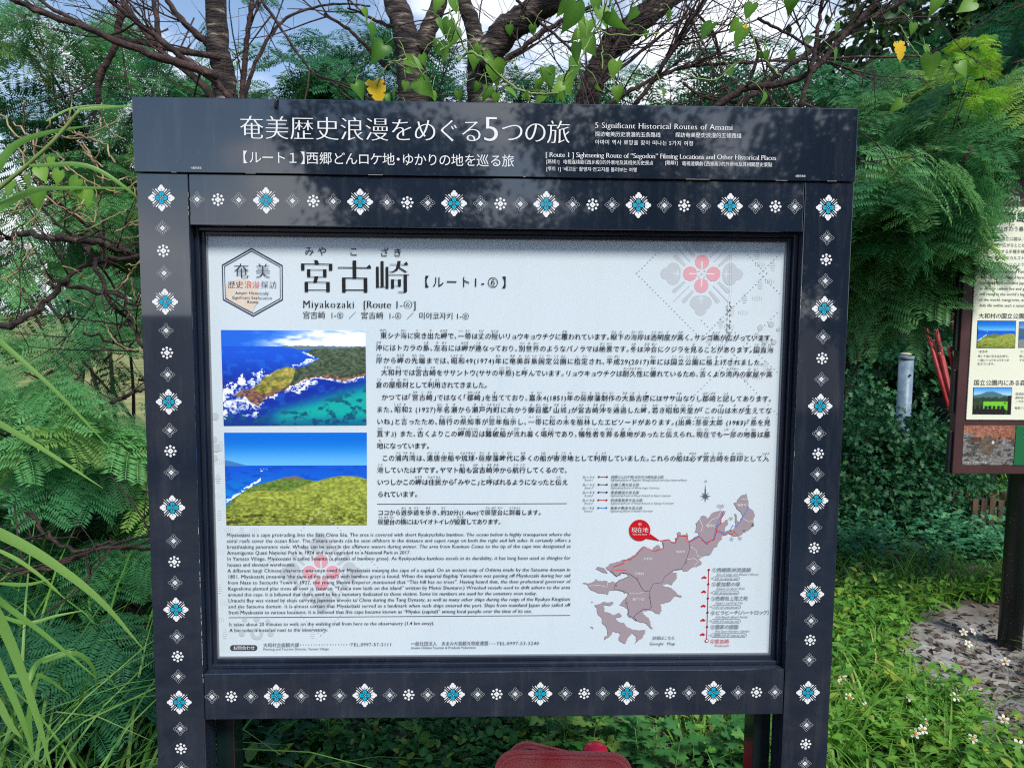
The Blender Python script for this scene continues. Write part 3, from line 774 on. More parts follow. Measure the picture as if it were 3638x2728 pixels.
for cx, cy, v_ in ((2690,905,0),(2727,890,1),(2700,1010,0),(2735,1000,1),(2645,1060,0),(2690,1060,1),(2600,1105,0),(2640,1110,1),(2560,1150,0),(2590,1160,1),(2520,1210,0),(2560,1230,1),(2600,1290,0),(2650,1340,0),(2690,1340,1),(2720,1300,0),(2560,1330,1),(2700,940,1),(2745,945,0),
                   (775,1700,0),(775,1760,1),(780,1830,0),(812,1880,1),(860,1890,0),(905,1882,1),(778,1960,1),(780,2090,0),(800,2140,1),(850,2170,0),(780,2200,1),(800,2250,0),(840,2230,1),(1060,2230,1),(1110,2250,0),(1150,2235,1),(780,1640,1),(785,1585,0)):
    hatch(cx, cy, v_)
pt.m = 0
for cx, cy, rr in ((2702,1163,11.5),(2740,1152,11.5),(2765,1170,8),(2688,1190,10),(2750,1215,10),(2718,1205,16),(765,1478,14),(768,1590,16),(762,1560,12),(763,1625,12),(860,2250,11),(962,2250,11),(912,2198,11),(870,2200,9),(952,2205,9),(913,2250,24)):
    pt.disc(pt.uv(cx, cy), rr/1719, 16, 0.0008 + (cx % 7)*2e-5)
pt.m = 2; pt.disc(pt.uv(913, 2250), 11/1719, 14, 0.00105)
pt.build('background_pattern', PM, panel)

photo('photo_print', SIGN, PD, [(785.5,1172.3),(1298.5,1174.8),(795.5,1512),(1302.6,1510)], cape_photo, panel, 320, 212)
photo('photo_print', SIGN, PD, [(796.6,1536.5),(1303.5,1536),(805,1865),(1304,1863.5)], hill_photo, panel, 320, 212)

# badge
bd = Ink(SIGN, PD, 0.0013)
zA = lambda x, y: (720 + x*0.31646, 840 + y*0.31646)
bd.m = 0
bl = [(262, 540), (330, 500), (420, 478), (520, 490), (590, 540), (640, 640), (620, 740), (580, 800), (560, 850), (500, 820), (420, 790), (330, 740), (270, 690)]
bd.ppoly([zA(*q) for q in bl])
bd.m = 3
for q in range(5): bd.pline([zA(430 + 30*math.cos(q*1.25), 650 + 30*math.sin(q*1.25)), zA(430 + 150*math.cos(q*1.25+.2), 640 + 130*math.sin(q*1.25+.2))], 3.2/1719)
bd.m = 1
hexo = [(550, 130), (900, 325), (903, 712), (572, 898), (229, 710), (218, 320)]
cx, cy = 562, 515
for k, w in ((0.985, 4.2), (0.915, 2.6)):
    bd.ring([bd.uv(*zA(cx + (x-cx)*k, cy + (y-cy)*k)) for x, y in hexo], w/1719)
bd.text('奄', 831, 887, 963, 56, 'ming_s', 4); bd.text('美', 907, 961, 963, 56, 'ming_s', 4)
bd.text('歴史', 810, 866, 1011, 28, 'ming_s', 3); bd.text('探訪', 927, 985, 1011, 28, 'ming_s', 3)
bd.text('Amami Historically', 837, 956, 1040.5, 14.5, 'serif', 2); bd.text('Significant Exploration', 826, 967, 1056.5, 14.5, 'serif', 2); bd.text('Routes', 879, 920, 1072, 14.5, 'serif', 2)
bd.m = 2; bd.text('浪漫', 869, 925, 1011, 28, 'ming_s', 3)
bd.build('hexagon_badge', [m_beige, mat('badge_navy', srgb(44, 56, 78), 0.5), m_coral, m_panel], panel)

# place name
pn = Ink(SIGN, PD, 0.0013)
pn.text('みや', 1083, 1160, 892, 34, 'sans', 4); pn.text('こ', 1240, None, 894, 34, 'sans', 4); pn.text('ざき', 1349, 1428, 897, 34, 'sans', 4)
pn.text('宮古崎', 1062, 1458, 983, 129, 'ming', 6)
pn.text('【ルート1-⑥】', 1508, 1800, 1001, 43, 'sans', 4)
pn.text('Miyakozaki', 1076, 1260, 1079, 36, 'serif', 4); pn.text('[Route 1-⑥]', 1290, 1480, 1080, 36, 'serif', 4)
pn.text('宫古崎  1-⑥  ／  宮古崎  1-⑥  ／  미야코자키 1-⑥', 1076, 1668, 1118.5, 27, 'sans', 3, yr=1121)
pn.build('place_name_lettering', m_black, panel)

# Japanese text with its reading aids
jt = Ink(SIGN, PD, 0.0013)
S_ = 23.6
JL = [
 ('{東|ひがし}シナ{海|かい}に{突|つ}き{出|で}た{岬|みさき}で、{一|いっ}{帯|たい}は{丈|たけ}の{短|みじか}いリュウキュウチクに{覆|おお}われています。{眼|がん}{下|か}の{海|かい}{岸|がん}は{透|とう}{明|めい}{度|ど}が{高|たか}く、サンゴ{礁|しょう}が{広|ひろ}がっています。', 1352, 2749, 1191, 1195),
 ('{沖|おき}にはトカラの{島|しま}、{左|さ}{右|ゆう}には{岬|みさき}が{連|つら}なっており、{別|べつ}{世|せ}{界|かい}のようなパノラマは{絶|ぜっ}{景|けい}です。{冬|ふゆ}は{沖|おき}{合|あい}にクジラを{見|み}ることがあります。{国|くに}{直|なお}{海|かい}', 1335, 2748, 1234, 1239),
 ('{岸|がん}から{岬|みさき}の{先|せん}{端|たん}までは、{昭|しょう}{和|わ}49(1974){年|ねん}に{奄|あま}{美|み}{群|ぐん}{島|とう}{国|こく}{定|てい}{公|こう}{園|えん}に{指|し}{定|てい}され、{平|へい}{成|せい}29(2017){年|ねん}には{国|こく}{立|りつ}{公|こう}{園|えん}に{格|かく}{上|あ}げされました。', 1336, 2715, 1279, 1283),
 ('{大和|やまと}{村|そん}では{宮|みや}{古|こ}{崎|ざき}をササントウ(ササの{平|へい}{原|げん})と{呼|よ}んでいます。リュウキュウチクは{耐|たい}{久|きゅう}{性|せい}に{優|すぐ}れているため、{古|ふる}くより{湾|わん}{内|ない}の{家|か}{屋|おく}や{高|たか}', 1354, 2744, 1322, 1326),
 ('{倉|くら}の{屋|や}{根|ね}{材|ざい}として{利|り}{用|よう}されてきました。', 1336, 1734, 1365.5, 1366.5),
 ('かつては「{宮|みや}{古|こ}{崎|ざき}」ではなく「{都崎|みやこざき}」を{当|あ}てており、{嘉|か}{永|えい}4(1851){年|ねん}の{薩|さつ}{摩|ま}{藩|はん}{制|せい}{作|さく}の{大|おお}{島|しま}{古|こ}{図|ず}にはササ{山|やま}なりし{都崎|みやこざき}と{記|しる}してあります。', 1356, 2743, 1410, 1414),
 ('また、{昭|しょう}{和|わ}2 (1927){年|ねん}{名|な}{瀬|ぜ}から{瀬|せ}{戸|と}{内|うち}{町|ちょう}に{向|む}かう{御|お}{召|めし}{艦|かん}「{山|やま}{城|しろ}」が{宮|みや}{古|こ}{崎|ざき}{沖|おき}を{通|つう}{過|か}した{時|とき}、{若|わか}き{昭|しょう}{和|わ}{天|てん}{皇|のう}が「この{山|やま}は{木|き}が{生|は}えてな', 1338, 2740, 1453, 1456.5),
 ('いね」と{言|い}ったため、{随|ずい}{行|こう}の{県|けん}{知|ち}{事|じ}が{翌|よく}{年|とし}{指|し}{示|じ}し、{一|いっ}{帯|たい}に{松|まつ}の{木|き}を{植|しょく}{林|りん}したエピソードがあります。({出典|しゅってん}：{基俊|もといしゅん}{太|た}{郎|ろう} (1983)『{島|しま}を{見|み}', 1339, 2737, 1496, 1499),
 ('{直|なお}す』) また、{古|ふる}くよりこの{岬周辺|みさきしゅうへん}は{難|なん}{破|ぱ}{船|せん}が{流|なが}れ{着|つ}く{場|ば}{所|しょ}であり、{犠|ぎ}{牲|せい}{者|しゃ}を{葬|ほうむ}る{墓|ぼ}{地|ち}があったと{伝|つた}えられ、{現|げん}{在|ざい}でも{一|いち}{部|ぶ}の{地|ち}{番|ばん}は{墓|ぼ}', 1339, 2736, 1539, 1541.5),
 ('{地|ち}になっています。', 1339, 1529, 1582, 1582.5),
 ('この{浦|うら}{内|うち}{湾|わん}は、{遣|けん}{唐|とう}{使|し}{船|せん}や{琉球|りゅうきゅう}・{薩|さつ}{摩|ま}{藩|はん}{時|じ}{代|だい}に{多|おお}くの{船|ふね}が{寄|き}{港|こう}{地|ち}として{利|り}{用|よう}していました。これらの{船|ふね}は{必|かなら}ず{宮|みや}{古|こ}{崎|ざき}を{目|め}{印|じるし}として{入|にゅう}', 1357, 2732, 1625.5, 1627),
 ('{港|こう}していたはずです。ヤマト{船|せん}も{宮|みや}{古|こ}{崎|ざき}{沖|おき}から{航|こう}{行|こう}してくるので、', 1340, 2018, 1668, 1668),
 ('いつしかこの{岬|みさき}は{住|じゅう}{民|みん}から「みやこ」と{呼|よ}ばれるようになったと{伝|つた}え', 1340, 2018, 1711, 1711),
 ('られています。', 1341, 1487, 1754, 1754)]
for tx, a, b, y0, y1 in JL: jt.text(tx, a, b, y0, S_, 'body', 2, yr=y1)
for tx, a, b, y in (('ココから{遊|ゆう}{歩|ほ}{道|どう}を{歩|ある}き、{約|やく}20分(1.4km)で{展|てん}{望|ぼう}{台|だい}に{到着|とうちゃく}します。', 1342, 1925, 1819),
                    ('{展|てん}{望|ぼう}{台|だい}の{横|よこ}にはバイオトイレが{設置|せっち}してあります。', 1342, 1782, 1852)):
    jt.text(tx, a, b, y, 21.5, 'body', 2)
jt.pline([(1340, 1789.5), (2014, 1787.5)], 1.8/1719)
jt.build('japanese_text', m_ink, panel)

# English text
et = Ink(SIGN, PD, 0.0013)
EL = [('Miyakozaki is a cape protruding into the East China Sea. The area is covered with short Ryukyuchiku bamboo. The ocean below is highly transparent where the', 2028),
 ('coral reefs cover the ocean floor. The Tokara islands can be seen offshore in the distance and capes range on both the right and left sides. It certainly offers a', 2028),
 ('breathtaking panoramic view. Whales can be seen in the offshore waters during winter. The area from Kuninao Coast to the tip of the cape was designated as', 2028),
 ('Amamigunto Quasi National Park in 1974 and was upgraded to a National Park in 2017.', 1460),
 ('In Yamato Village, Miyakozaki is called Sasanto (a plateau of bamboo grass). As Ryukyuchiku bamboo excels in its durability, it has long been used as shingles for', 2027),
 ('houses and elevated warehouses.', 1050),
 ('A different kanji Chinese character was once used for Miyakozaki meaning the cape of a capital. On an ancient map of Oshima made by the Satsuma domain in', 2027),
 ('1851, Miyakozaki (meaning ‘the cape of the capital’) with bamboo grass is found. When the imperial flagship Yamashiro was passing off Miyakozaki during her sail', 2027),
 ('from Naze to Setouchi Town in 1927, the young Showa Emperor mentioned that “This hill has no trees”. Having heard that, the then prefectural governor of', 2027),
 ('Kagoshima planted pine trees all over it. (source: “Take a new look on the island” written by Motoi Shuntaro.) Wrecked vessels used to drift ashore to the area', 2026),
 ('around this cape. It is believed that there used to be a cemetery dedicated to those victims. Some lot numbers are used for the cemetery even today.', 1908),
 ('Urauchi Bay was visited by ships carrying Japanese envoys to China during the Tang Dynasty, as well as many other ships during the reign of the Ryukyu Kingdom', 2026),
 ('and the Satsuma domain. It is almost certain that Miyakozaki served as a landmark when such ships entered the port. Ships from mainland Japan also sailed off', 2026),
 ('from Miyakozaki to various locations. It is believed that this cape became known as “Miyako (capital)” among local people over the time of its use.', 1891)]
for k, (tx, x1) in enumerate(EL):
    y = 1897.5 + k * (2172.5 - 1897.5) / 13
    et.text(tx, 806 + k*0.55, x1, y, 18.6, 'serif', 2, yr=y - 4.2*(x1-806)/1220 * (1 - 0.05*k))
et.pline([(813, 2192), (2025, 2184)], 1.8/1719)
et.text('It takes about 20 minutes to walk on the walking trail from here to the observatory (1.4 km away).', 815, 1544, 2214.5, 18, 'serif', 2, yr=2211)
et.text('A bio-toilet is installed next to the observatory.', 816, 1164, 2235.5, 18, 'serif', 2, yr=2234)
et.build('english_text', mat('soft_black_ink', srgb(52, 56, 66), 0.5), panel)

# contacts
ct = Ink(SIGN, PD, 0.0013)
def pill(ink, x0, y0, x1, y1):
    r = (y1 - y0)/2; ym = (y0+y1)/2
    return [(x0 + r - r*math.sin(t), ym - r*math.cos(t)) for t in np.linspace(0, math.pi, 9)] + [(x1 - r + r*math.sin(t), ym + r*math.cos(t)) for t in np.linspace(0, math.pi, 9)]
ct.m = 1; ct.ppoly(pill(ct, 818, 2289.5, 915, 2309.5))
ct.m = 0
ct.text('大和村企画観光課', 936, 1064, 2289, 17); ct.text('・・・・・・・・・・・・・・・・・・・', 1066, 1245, 2288, 14, sq=1); ct.text('TEL:0997-57-2111', 1246, 1393, 2286.5, 17.5, 'serif')
ct.text('Planning and Tourism Division, Yamato Village', 936, 1169, 2303, 12, 'serif')
ct.text('一般社団法人　あまみ大島観光物産連盟', 1460, 1736, 2284, 17); ct.text('・・・', 1738, 1762, 2284, 14); ct.text('TEL:0997-53-3240', 1764, 1915, 2282.5, 17.5, 'serif')
ct.text('Amami Oshima Tourism & Products Federation', 1460, 1691, 2298, 12, 'serif')
zF = lambda x, y: (2050 + x*0.39184, 1680 + y*0.39184)
ct.text('詳細はこちら', *[zF(685, 0)[0], zF(886, 0)[0]], zF(0, 1490)[1], 14.5); ct.text('Google  Map', zF(658, 0)[0], zF(888, 0)[0], zF(0, 1540)[1], 15.5, 'serif')
ct.m = 2; ct.text('お問合わせ', 829, 906, 2299.5, 16, 'sans')
ct.build('contact_lettering', [m_grey, mat('pill_grey', srgb(64, 70, 80), 0.5), m_white], panel)

# legend
lg = Ink(SIGN, PD, 0.0013)
LG = [('西郷どんロケ地・ゆかりの地を巡る旅', 785, 'Sightseeing Route of “Segodon” Filming Locations and Other Historical Places', 997, 1),
      ('白糖工場を巡る旅', 566, 'Sightseeing Route of White Sugar Factories', 748, 2), ('南島雑話を巡る旅', 566, 'Sightseeing Route of Places Related to Nanto Zatsuwa', 853, 3),
      ('琉球嶌真景を巡る旅', 598, 'Sightseeing Route of Places Related to Ryukyu-Toshinkei', 879, 4), ('奄美の教会を巡る旅', 598, 'Sightseeing Route of Amami Churches', 692, 5)]
for k, (j, xj, e, xe, mi) in enumerate(LG):
    y = 33 + 70*k; dx = -1.2*k
    X = lambda v: zF(v + dx, 0)[0]; Y = lambda v: zF(0, v)[1]
    lg.m = 0
    lg.text('ルート%d' % (k+1), X(50), X(161), Y(y), 13); lg.text('Route %d' % (k+1), X(72), X(145), Y(y + 27), 8.5, 'serif')
    lg.text(j, X(308), X(xj), Y(y), 12.5); lg.text(e, X(308), X(xe), Y(y + 27), 8.8, 'serif')
    lg.m = mi; a, b = zF(197 + dx, y), zF(271 + dx, y)
    lg.pline([a, b], 2.0/1719); lg.disc(lg.uv(*a), 3.7/1719); lg.disc(lg.uv(*b), 3.7/1719)
lg.build('map_legend', [m_ink, m_dred, m_brownink, m_purple, mat('route_four_ink', srgb(176, 30, 40), 0.45), m_blue], panel)

# map
mp_ = Ink(SIGN, PD, 0.0013)
main = [(1538,180),(1543,235),(1555,310),(1600,345),(1612,390),(1600,430),(1605,470),(1575,500),(1530,530),(1480,560),(1440,570),(1400,557),(1370,547),(1320,560),(1310,600),(1270,665),(1240,670),(1235,690),(1190,745),(1130,760),(1100,775),(1130,810),(1120,830),(1050,850),(1000,885),(970,888),(945,868),(910,868),(870,880),(866,900),(905,900),(905,950),(870,985),(860,1013),(800,1003),(772,1000),(775,1012),(830,1030),(880,1060),(945,1105),(945,1125),(900,1110),(860,1140),(830,1165),(790,1180),(755,1185),(765,1210),(750,1275),(700,1255),(640,1240),(590,1250),(600,1275),(650,1310),(665,1350),(685,1400),(678,1412),(650,1380),(600,1350),(550,1340),(500,1312),(470,1300),(455,1270),(470,1240),(440,1215),(385,1195),(400,1170),(430,1140),(465,1110),(470,1090),(425,1085),(410,1065),(340,1060),(300,1060),(280,1100),(240,1085),(190,1082),(150,1065),(110,1040),(90,1005),(50,993),(140,985),(170,955),(200,975),(250,970),(285,990),(325,975),(345,990),(380,965),(440,955),(468,930),(450,912),(410,897),(395,925),(360,935),(330,905),(303,888),(262,850),(340,810),(420,780),(480,765),(520,740),(540,715),(600,660),(640,690),(680,700),(720,650),(745,650),(755,690),(778,685),(788,640),(770,618),(830,600),(885,625),(902,590),(905,540),(935,530),(945,563),(980,558),(995,535),(1005,570),(1013,612),(1060,578),(1110,562),(1100,540),(1060,540),(1075,450),(1100,425),(1130,385),(1165,390),(1180,410),(1210,380),(1270,345),(1350,340),(1340,370),(1312,395),(1302,450),(1335,450),(1345,420),(1365,425),(1370,460),(1342,490),(1337,528),(1380,522),(1420,500),(1440,455),(1425,370),(1435,365),(1450,430),(1480,440),(1500,380),(1470,340),(1440,300),(1420,265),(1450,265),(1470,220)]
_rj = np.random.default_rng(6)
def jag(pts, depth=2, amp=.17):
    for _ in range(depth):
        o = []
        for i in range(len(pts)):
            a, b_ = np.array(pts[i], float), np.array(pts[(i+1) % len(pts)], float); d = b_ - a; l = np.hypot(*d); o.append(tuple(a))
            if l > 9: o.append(tuple((a + b_)/2 + np.array([-d[1], d[0]])*_rj.uniform(-amp, amp)))
        pts = o
    return pts
mp_.m = 0; mp_.ppoly([zF(*q) for q in jag(main)])
mp_.ppoly([zF(*q) for q in [(185,845),(245,858),(280,905),(240,900),(170,865)]])
mp_.ppoly([zF(*q) for q in jag([(160,1190),(200,1185),(230,1165),(320,1160),(330,1180),(290,1200),(240,1200),(250,1255),(300,1265),(330,1285),(380,1262),(410,1290),(350,1310),(370,1340),(420,1350),(440,1380),(480,1400),(500,1415),(620,1420),(600,1470),(560,1510),(520,1545),(540,1480),(500,1450),(455,1500),(440,1545),(380,1510),(390,1450),(330,1430),(300,1470),(250,1510),(250,1480),(275,1470),(275,1420),(230,1360),(225,1310),(185,1260)])])
mp_.ppoly([zF(*q) for q in [(115,1385),(140,1392),(153,1413),(135,1402)]]); mp_.ppoly([zF(*q) for q in [(130,1160),(148,1165),(135,1175)]])
W_ = 1/1719
def rt(mi, pts, w): mp_.m = mi; mp_.pline([zF(*q) for q in pts], w*W_)
mp_.m = 2
for pts in ([(1030,665),(1080,700),(1090,750),(1130,760)],[(1000,780),(1060,770),(1100,800),(1060,840)],[(1110,420),(1140,480),(1120,530)],[(1170,480),(1220,420),(1280,400),(1300,350)],[(1500,410),(1560,440),(1600,430)],[(470,1090),(560,1090),(610,1070)],[(100,1020),(200,1015),(270,1030),(280,985)],[(1490,232),(1540,240)]):
    rt(2, pts, 1.3)
rt(5, [(1015,625),(1020,690),(1000,750),(985,805),(940,870),(870,880),(790,940),(770,990),(690,1000),(660,1065)], 1.6)
rt(5, [(470,935),(380,970),(345,1010),(335,1050),(410,1065),(465,1090),(440,1150),(460,1220),(470,1290),(515,1305)], 1.6)
rt(4, [(303,888),(360,935),(400,902),(470,910),(545,960),(580,1030),(608,1068),(660,1065),(658,1125),(672,1215),(650,1235),(600,1230),(530,1280),(513,1305),(535,1330)], 2.0)
rt(3, [(1020,615),(1105,566),(1165,628),(1235,598),(1256,500),(1296,400),(1328,345)], 2.2)
rt(3, [(1262,513),(1330,540),(1390,515),(1410,470),(1440,490),(1495,410),(1550,310)], 2.4)
rt(1, [(755,612),(830,600),(860,630),(890,632),(905,590),(922,565),(1000,572),(1010,625),(1110,572),(1140,610),(1168,637),(1210,610),(1240,605),(1262,532),(1270,480),(1302,455),(1305,410),(1325,380)], 3.2)
rt(1, [(1258,533),(1300,538),(1330,555),(1370,540),(1405,556),(1423,530)], 2.2)
rt(6, [(778,625),(788,680),(700,710),(650,690),(610,668),(570,700),(540,745),(490,780),(428,790),(420,820),(335,850),(303,885),(345,880),(435,878)], 2.6)
rt(5, [(772,622),(782,676),(700,704),(612,662),(536,738),(480,776),(422,786),(415,815),(330,846)], 1.1)
rt(6, [(995,545),(985,572),(993,627)], 1.4)
for q, mi in (((1328,345),3),((1550,310),3),((1495,412),3),((1423,530),1),((1322,381),1),((435,879),6),((535,1330),4)): mp_.m = mi; mp_.disc(mp_.uv(*zF(*q)), 2.6*W_, 10)
for q in ((900,592),(1178,635),(477,778),(545,958),(658,1125),(448,1175),(350,1018),(987,805),(1513,522),(1390,517)):
    mp_.m = 5; c = mp_.uv(*zF(*q)); mp_.disc(c, 4.2*W_, 8); mp_.m = 0; mp_.disc(c, 2.6*W_, 8)
mp_.m = 7; c = (567, 516)
mp_.ppoly([zF(c[0] + 96*math.cos(t), c[1] + 96*math.sin(t)) for t in np.linspace(0, 2*math.pi, 40)[:-1]])
mp_.ppoly([zF(662, 548), zF(755, 613), zF(628, 591)])
mp_.m = 2
mp_.text('⑥', zF(551,0)[0], None, zF(0,461)[1], 13.5, 'sans', 2)
mp_.text('現在地', zF(489,0)[0], zF(647,0)[0], zF(0,514)[1], 21, 'ming_s', 3); mp_.text('You are here', zF(500,0)[0], zF(633,0)[0], zF(0,552)[1], 9, 'serif')
for tx, a, b, y in (('奄美市',892,976,711),('大和村',598,684,775),('宇検村',518,604,910),('瀬戸内町',500,611,1143),('龍郷町',1168,1251,476),('奄美市',1450,1533,290)):
    mp_.text(tx, zF(a,0)[0], zF(b,0)[0], zF(0,y)[1], 11.5)
mp_.m = 5
for tx, x, y in (('①',1267,296),('②',1299,296),('③',1375,408),('④',1382,597),('⑤',1457,588)): mp_.text(tx, zF(x,0)[0], None, zF(0,y)[1], 14.5)
rt(6, [(1295,312),(1322,378)], 1); rt(6, [(1375,415),(1312,450)], 1); rt(6, [(1402,582),(1405,558)], 1); rt(6, [(1465,572),(1425,532)], 1)
mp_.m = 8; cc = (1163, 207)
for q in range(8):
    l = (116 if q == 0 else 62 if q == 4 else 52 if q % 2 == 0 else 50); a = q*math.pi/4
    tip = (cc[0] + l*math.sin(a), cc[1] - l*math.cos(a)); w = 8
    mp_.ppoly([zF(*tip), zF(cc[0] + w*math.sin(a+.9), cc[1] - w*math.cos(a+.9)), zF(cc[0] + w*math.sin(a-.9), cc[1] - w*math.cos(a-.9))])
mp_.text('N', zF(1156,0)[0], None, zF(0,70)[1], 11, 'serif')
mp_.ppoly([zF(*q) for q in ((1590,450),(1595,466),(1610,474),(1595,473),(1592,485),(1586,474),(1572,482),(1583,466))])
mp_.build('route_map', [m_mauve, m_red, m_white, m_blue, m_purple, m_brownink, m_coral, m_red, m_grey], panel)

# list of stops
rl = Ink(SIGN, PD, 0.0013)
ST = [('①西郷南洲流謫跡', 1222, 1578, 'Site of Saigo and Aikana’s House', 1267, 1645, '3分 (3 mins by car)', 1235, 1472), ('②愛加那の泉', 1218, 1481, 'Aikana no Izumi Well', 1265, 1519, '4分 (4 mins by car)', 1230, 1468),
      ('③西郷翁上陸之地', 1214, 1548, 'Saigo’s Landing Site', 1258, 1503, '11分 (11 mins by car)', 1225, 1484), ('④ビラビーチ（ハートロック）', 1210, 1742, 'Villa Beach (Heart Rock)', 1256, 1545, '10分 (10 mins by car)', 1222, 1482),
      ('⑤薗家の庭園', 1206, 1464, 'The Sono Family’s Garden', 1253, 1566, '1時間11分 (71 mins by car)', 1218, 1536)]
rl.m = 1; rl.pline([zF(1194, 875), zF(1175, 1500)], 2.4*W_)
for k, (j, a, b, e, ea, eb, d, da, db) in enumerate(ST):
    y = 875 + 128.8*k; x = 1194 - 3.9*k
    rl.m = 2; rl.disc(rl.uv(*zF(x, y)), 4.3*W_, 14)
    rl.m = 0; rl.text(j, zF(a,0)[0], zF(b,0)[0], zF(0,y)[1], 17.5); rl.text(e, zF(ea,0)[0], zF(eb,0)[0], zF(0,y+38)[1], 10.5, 'serif')
    yy = y + 76; r = 17
    pl = pill(rl, *zF(da, yy-r), *zF(db, yy+r)); pl = pl[:4] + [zF(da-28, yy+2)] + pl[5:]
    rl.ring([rl.uv(*q) for q in pl], 1.2*W_)
    rl.text(d, zF(da+14,0)[0], zF(db-14,0)[0], zF(0,yy)[1], 10.5, 'serif')
    rl.m = 1; cx, cy = x - 42, y + 69
    rl.ppoly([zF(cx+dx, cy+dy) for dx, dy in ((-23,6),(-22,-2),(-12,-4),(-6,-12),(8,-12),(14,-4),(22,-2),(23,6))])
    for dx in (-12, 12): rl.disc(rl.uv(*zF(cx+dx, cy+7)), 2.1*W_, 10)
rl.m = 1; cc = rl.uv(*zF(1175, 1516)); rl.disc(cc, 7.2*W_, 20); rl.m = 3; rl.disc(cc, 4.4*W_, 16)
rl.m = 1; rl.text('⑥宮古崎', zF(1203,0)[0], zF(1378,0)[0], zF(0,1521)[1], 17.5); rl.text('Miyakozaki', zF(1248,0)[0], zF(1379,0)[0], zF(0,1558)[1], 10.5, 'serif')
rl.build('route_stop_list', [m_grey, m_red, m_dred, m_white], panel)

# a string of brown scraps hanging on a spider's thread in front of the panel
db = MB(); u_, v_ = SIGN.at(2594, 1073, 0.037); u2, v2 = SIGN.at(2590, 1205, 0.037)
tp = empty('debris_string', (0, 1.6, 0), YAW, 'string of tiny brown scraps hanging on a thread before the white panel', 'debris')
pts = smooth_path([(u_-0.001, 0.038, OT + Z - 0.002), (u_+0.002, 0.038, v_ + Z + 0.03), (u_, 0.037, v_ + Z), (u2, 0.037, v2 + Z)], 6)
db.tube(pts, 0.00025, 4); db.build('thread', mat('spider_silk', (0.5, 0.48, 0.45), 0.5), tp)
sc_ = MB()
for k, (f, l) in enumerate(((0.02, .006), (0.12, .010), (0.22, .007), (0.36, .006), (0.52, .007), (0.64, .009), (0.70, .005), (0.88, .010), (0.98, .005))):
    c = np.array([u_ + (u2-u_)*f + rng.normal(0, .0006), 0.0365, v_ + (v2-v_)*f + Z])
    a_ = rng.normal(0, .4); d = np.array([math.sin(a_), 0, math.cos(a_)]) * l/2
    sc_.tube([c - d, c - d*.3, c + d*.4, c + d], [.0004, .0018, .0014, .0003], 5)
sc_.build('scraps', mat('dry_brown_scrap', srgb(140, 96, 66), 0.8), tp)

for _o in (_to, _fo): pass

# ------------------------------------------------------------------ the second board, at the right
park = empty('park_sign', (0, PARK.Y, 0), PARK.yaw, 'brown framed cream park information board half hidden by feathery leaves at the right edge', 'sign')
m_brown = noisy('brown_paint', srgb(66, 40, 42), srgb(78, 48, 48), scale=6, rough=0.45)
m_cream = noisy('cream_panel', srgb(232, 236, 212), srgb(238, 240, 220), scale=2, rough=0.4)
m_darkpost = noisy('dark_steel', srgb(18, 22, 26), srgb(28, 33, 38), scale=5, rough=0.4)
def pk(x, y, dep=0.0): return np.array(PARK.at(x, y, dep))
ulB = pk(3383, 1680)[0]; vB = pk(3383, 1683)[1]; vT = pk(3480, 640)[1]
uR = ulB + 1.45
b = MB(); b.box((ulB, 0.0, vB + Z), (uR, 0.045, vT + Z), 0.003); pboard = b.build('board', m_brown, park)
pu, pv0 = pk(3430, 1490)[0], pk(3430, 1490)[1]; pv1 = pk(3465, 735)[1]
b = MB(); b.box((pu, -0.006, pv0 + Z), (uR - 0.06, -0.0003, pv1 + Z), 0.001); ppan = b.build('cream_panel', m_cream, park)
b = MB(); b.box((pk(3608, 1512)[0] + 0.001, -0.005, pk(3424, 1651)[1] + Z), (uR - 0.06, -0.0003, pk(3424, 1511)[1] + Z), 0.001)
b.build('green_panel', mat('green_panel', srgb(20, 104, 62), 0.4), park)
for u_ in (pk(3622, 2000)[0] + 0.05, uR - 0.25):
    b = MB(); b.lathe([(0.052, -0.06), (0.052, vT + Z + 0.05), (0.02, vT + Z + 0.06)], 20, (u_, 0.10, 0)); b.build('post', m_darkpost, park, True)
b = MB()
for vv in np.linspace(vB + 0.1, vT - 0.1, 5): b.box((ulB - 0.016, 0.012, vv + Z - 0.10), (ulB - 0.001, 0.034, vv + Z + 0.10), 0.002)
b.build('edge_clips', m_darkpost, park)
pdp = -0.006
w_ = Ink(PARK, 0.0); w_.text('on', 3584, 3625, 701, 40, 'sans', 3); w_.build('header_lettering', m_white, pboard)
q = Ink(PARK, pdp)
q.text('奄美群島国立公園', 3498, None, 771, 37, 'sans', 3); q.V[-1][:, 1] -= 0; 
q.text('奄美群島国立公園', 3499.6, None, 771.6, 37, 'sans', 3)
q.V[-8:] = [v + [0.0007, -0.0004, 0] for v in q.V[-8:]]
q.text('「生命にぎわう島々」', 3500, None, 813, 19)
q.text('大和村の国立公園について', 3476, None, 1122, 20.5, 'sans', 2); q.text('国立公園内にある森林', 3459, None, 1359, 21, 'sans', 2)
q.build('heading_lettering', m_ink, ppan)
q = Ink(PARK, pdp)
for tx, x, y in (('奄美群島国立公園は、平成に', 3500, 848), ('照葉樹林が広がるとともに、', 3490, 870.5), ('をはじめとする多種多様な生', 3489, 893), ('灰岩の海食崖やカルスト地形', 3487.5, 916), ('地域です。また、このような', 3487, 939)): q.text(tx, x, None, y, 14.3)
for tx, x, y in (('Amamigunto National Park is', 3486, 964), ('subtropical deciduous forests', 3484, 984), ('continent and mainland Japan', 3483, 1004), ('as Amami rabbits live and grow', 3481, 1024), ('still rising at the world’s high', 3480, 1044), ('of the world, mangroves, and', 3479, 1064), ('daily life within such a nature', 3478, 1084)): q.text(tx, x, None, y, 14.2)
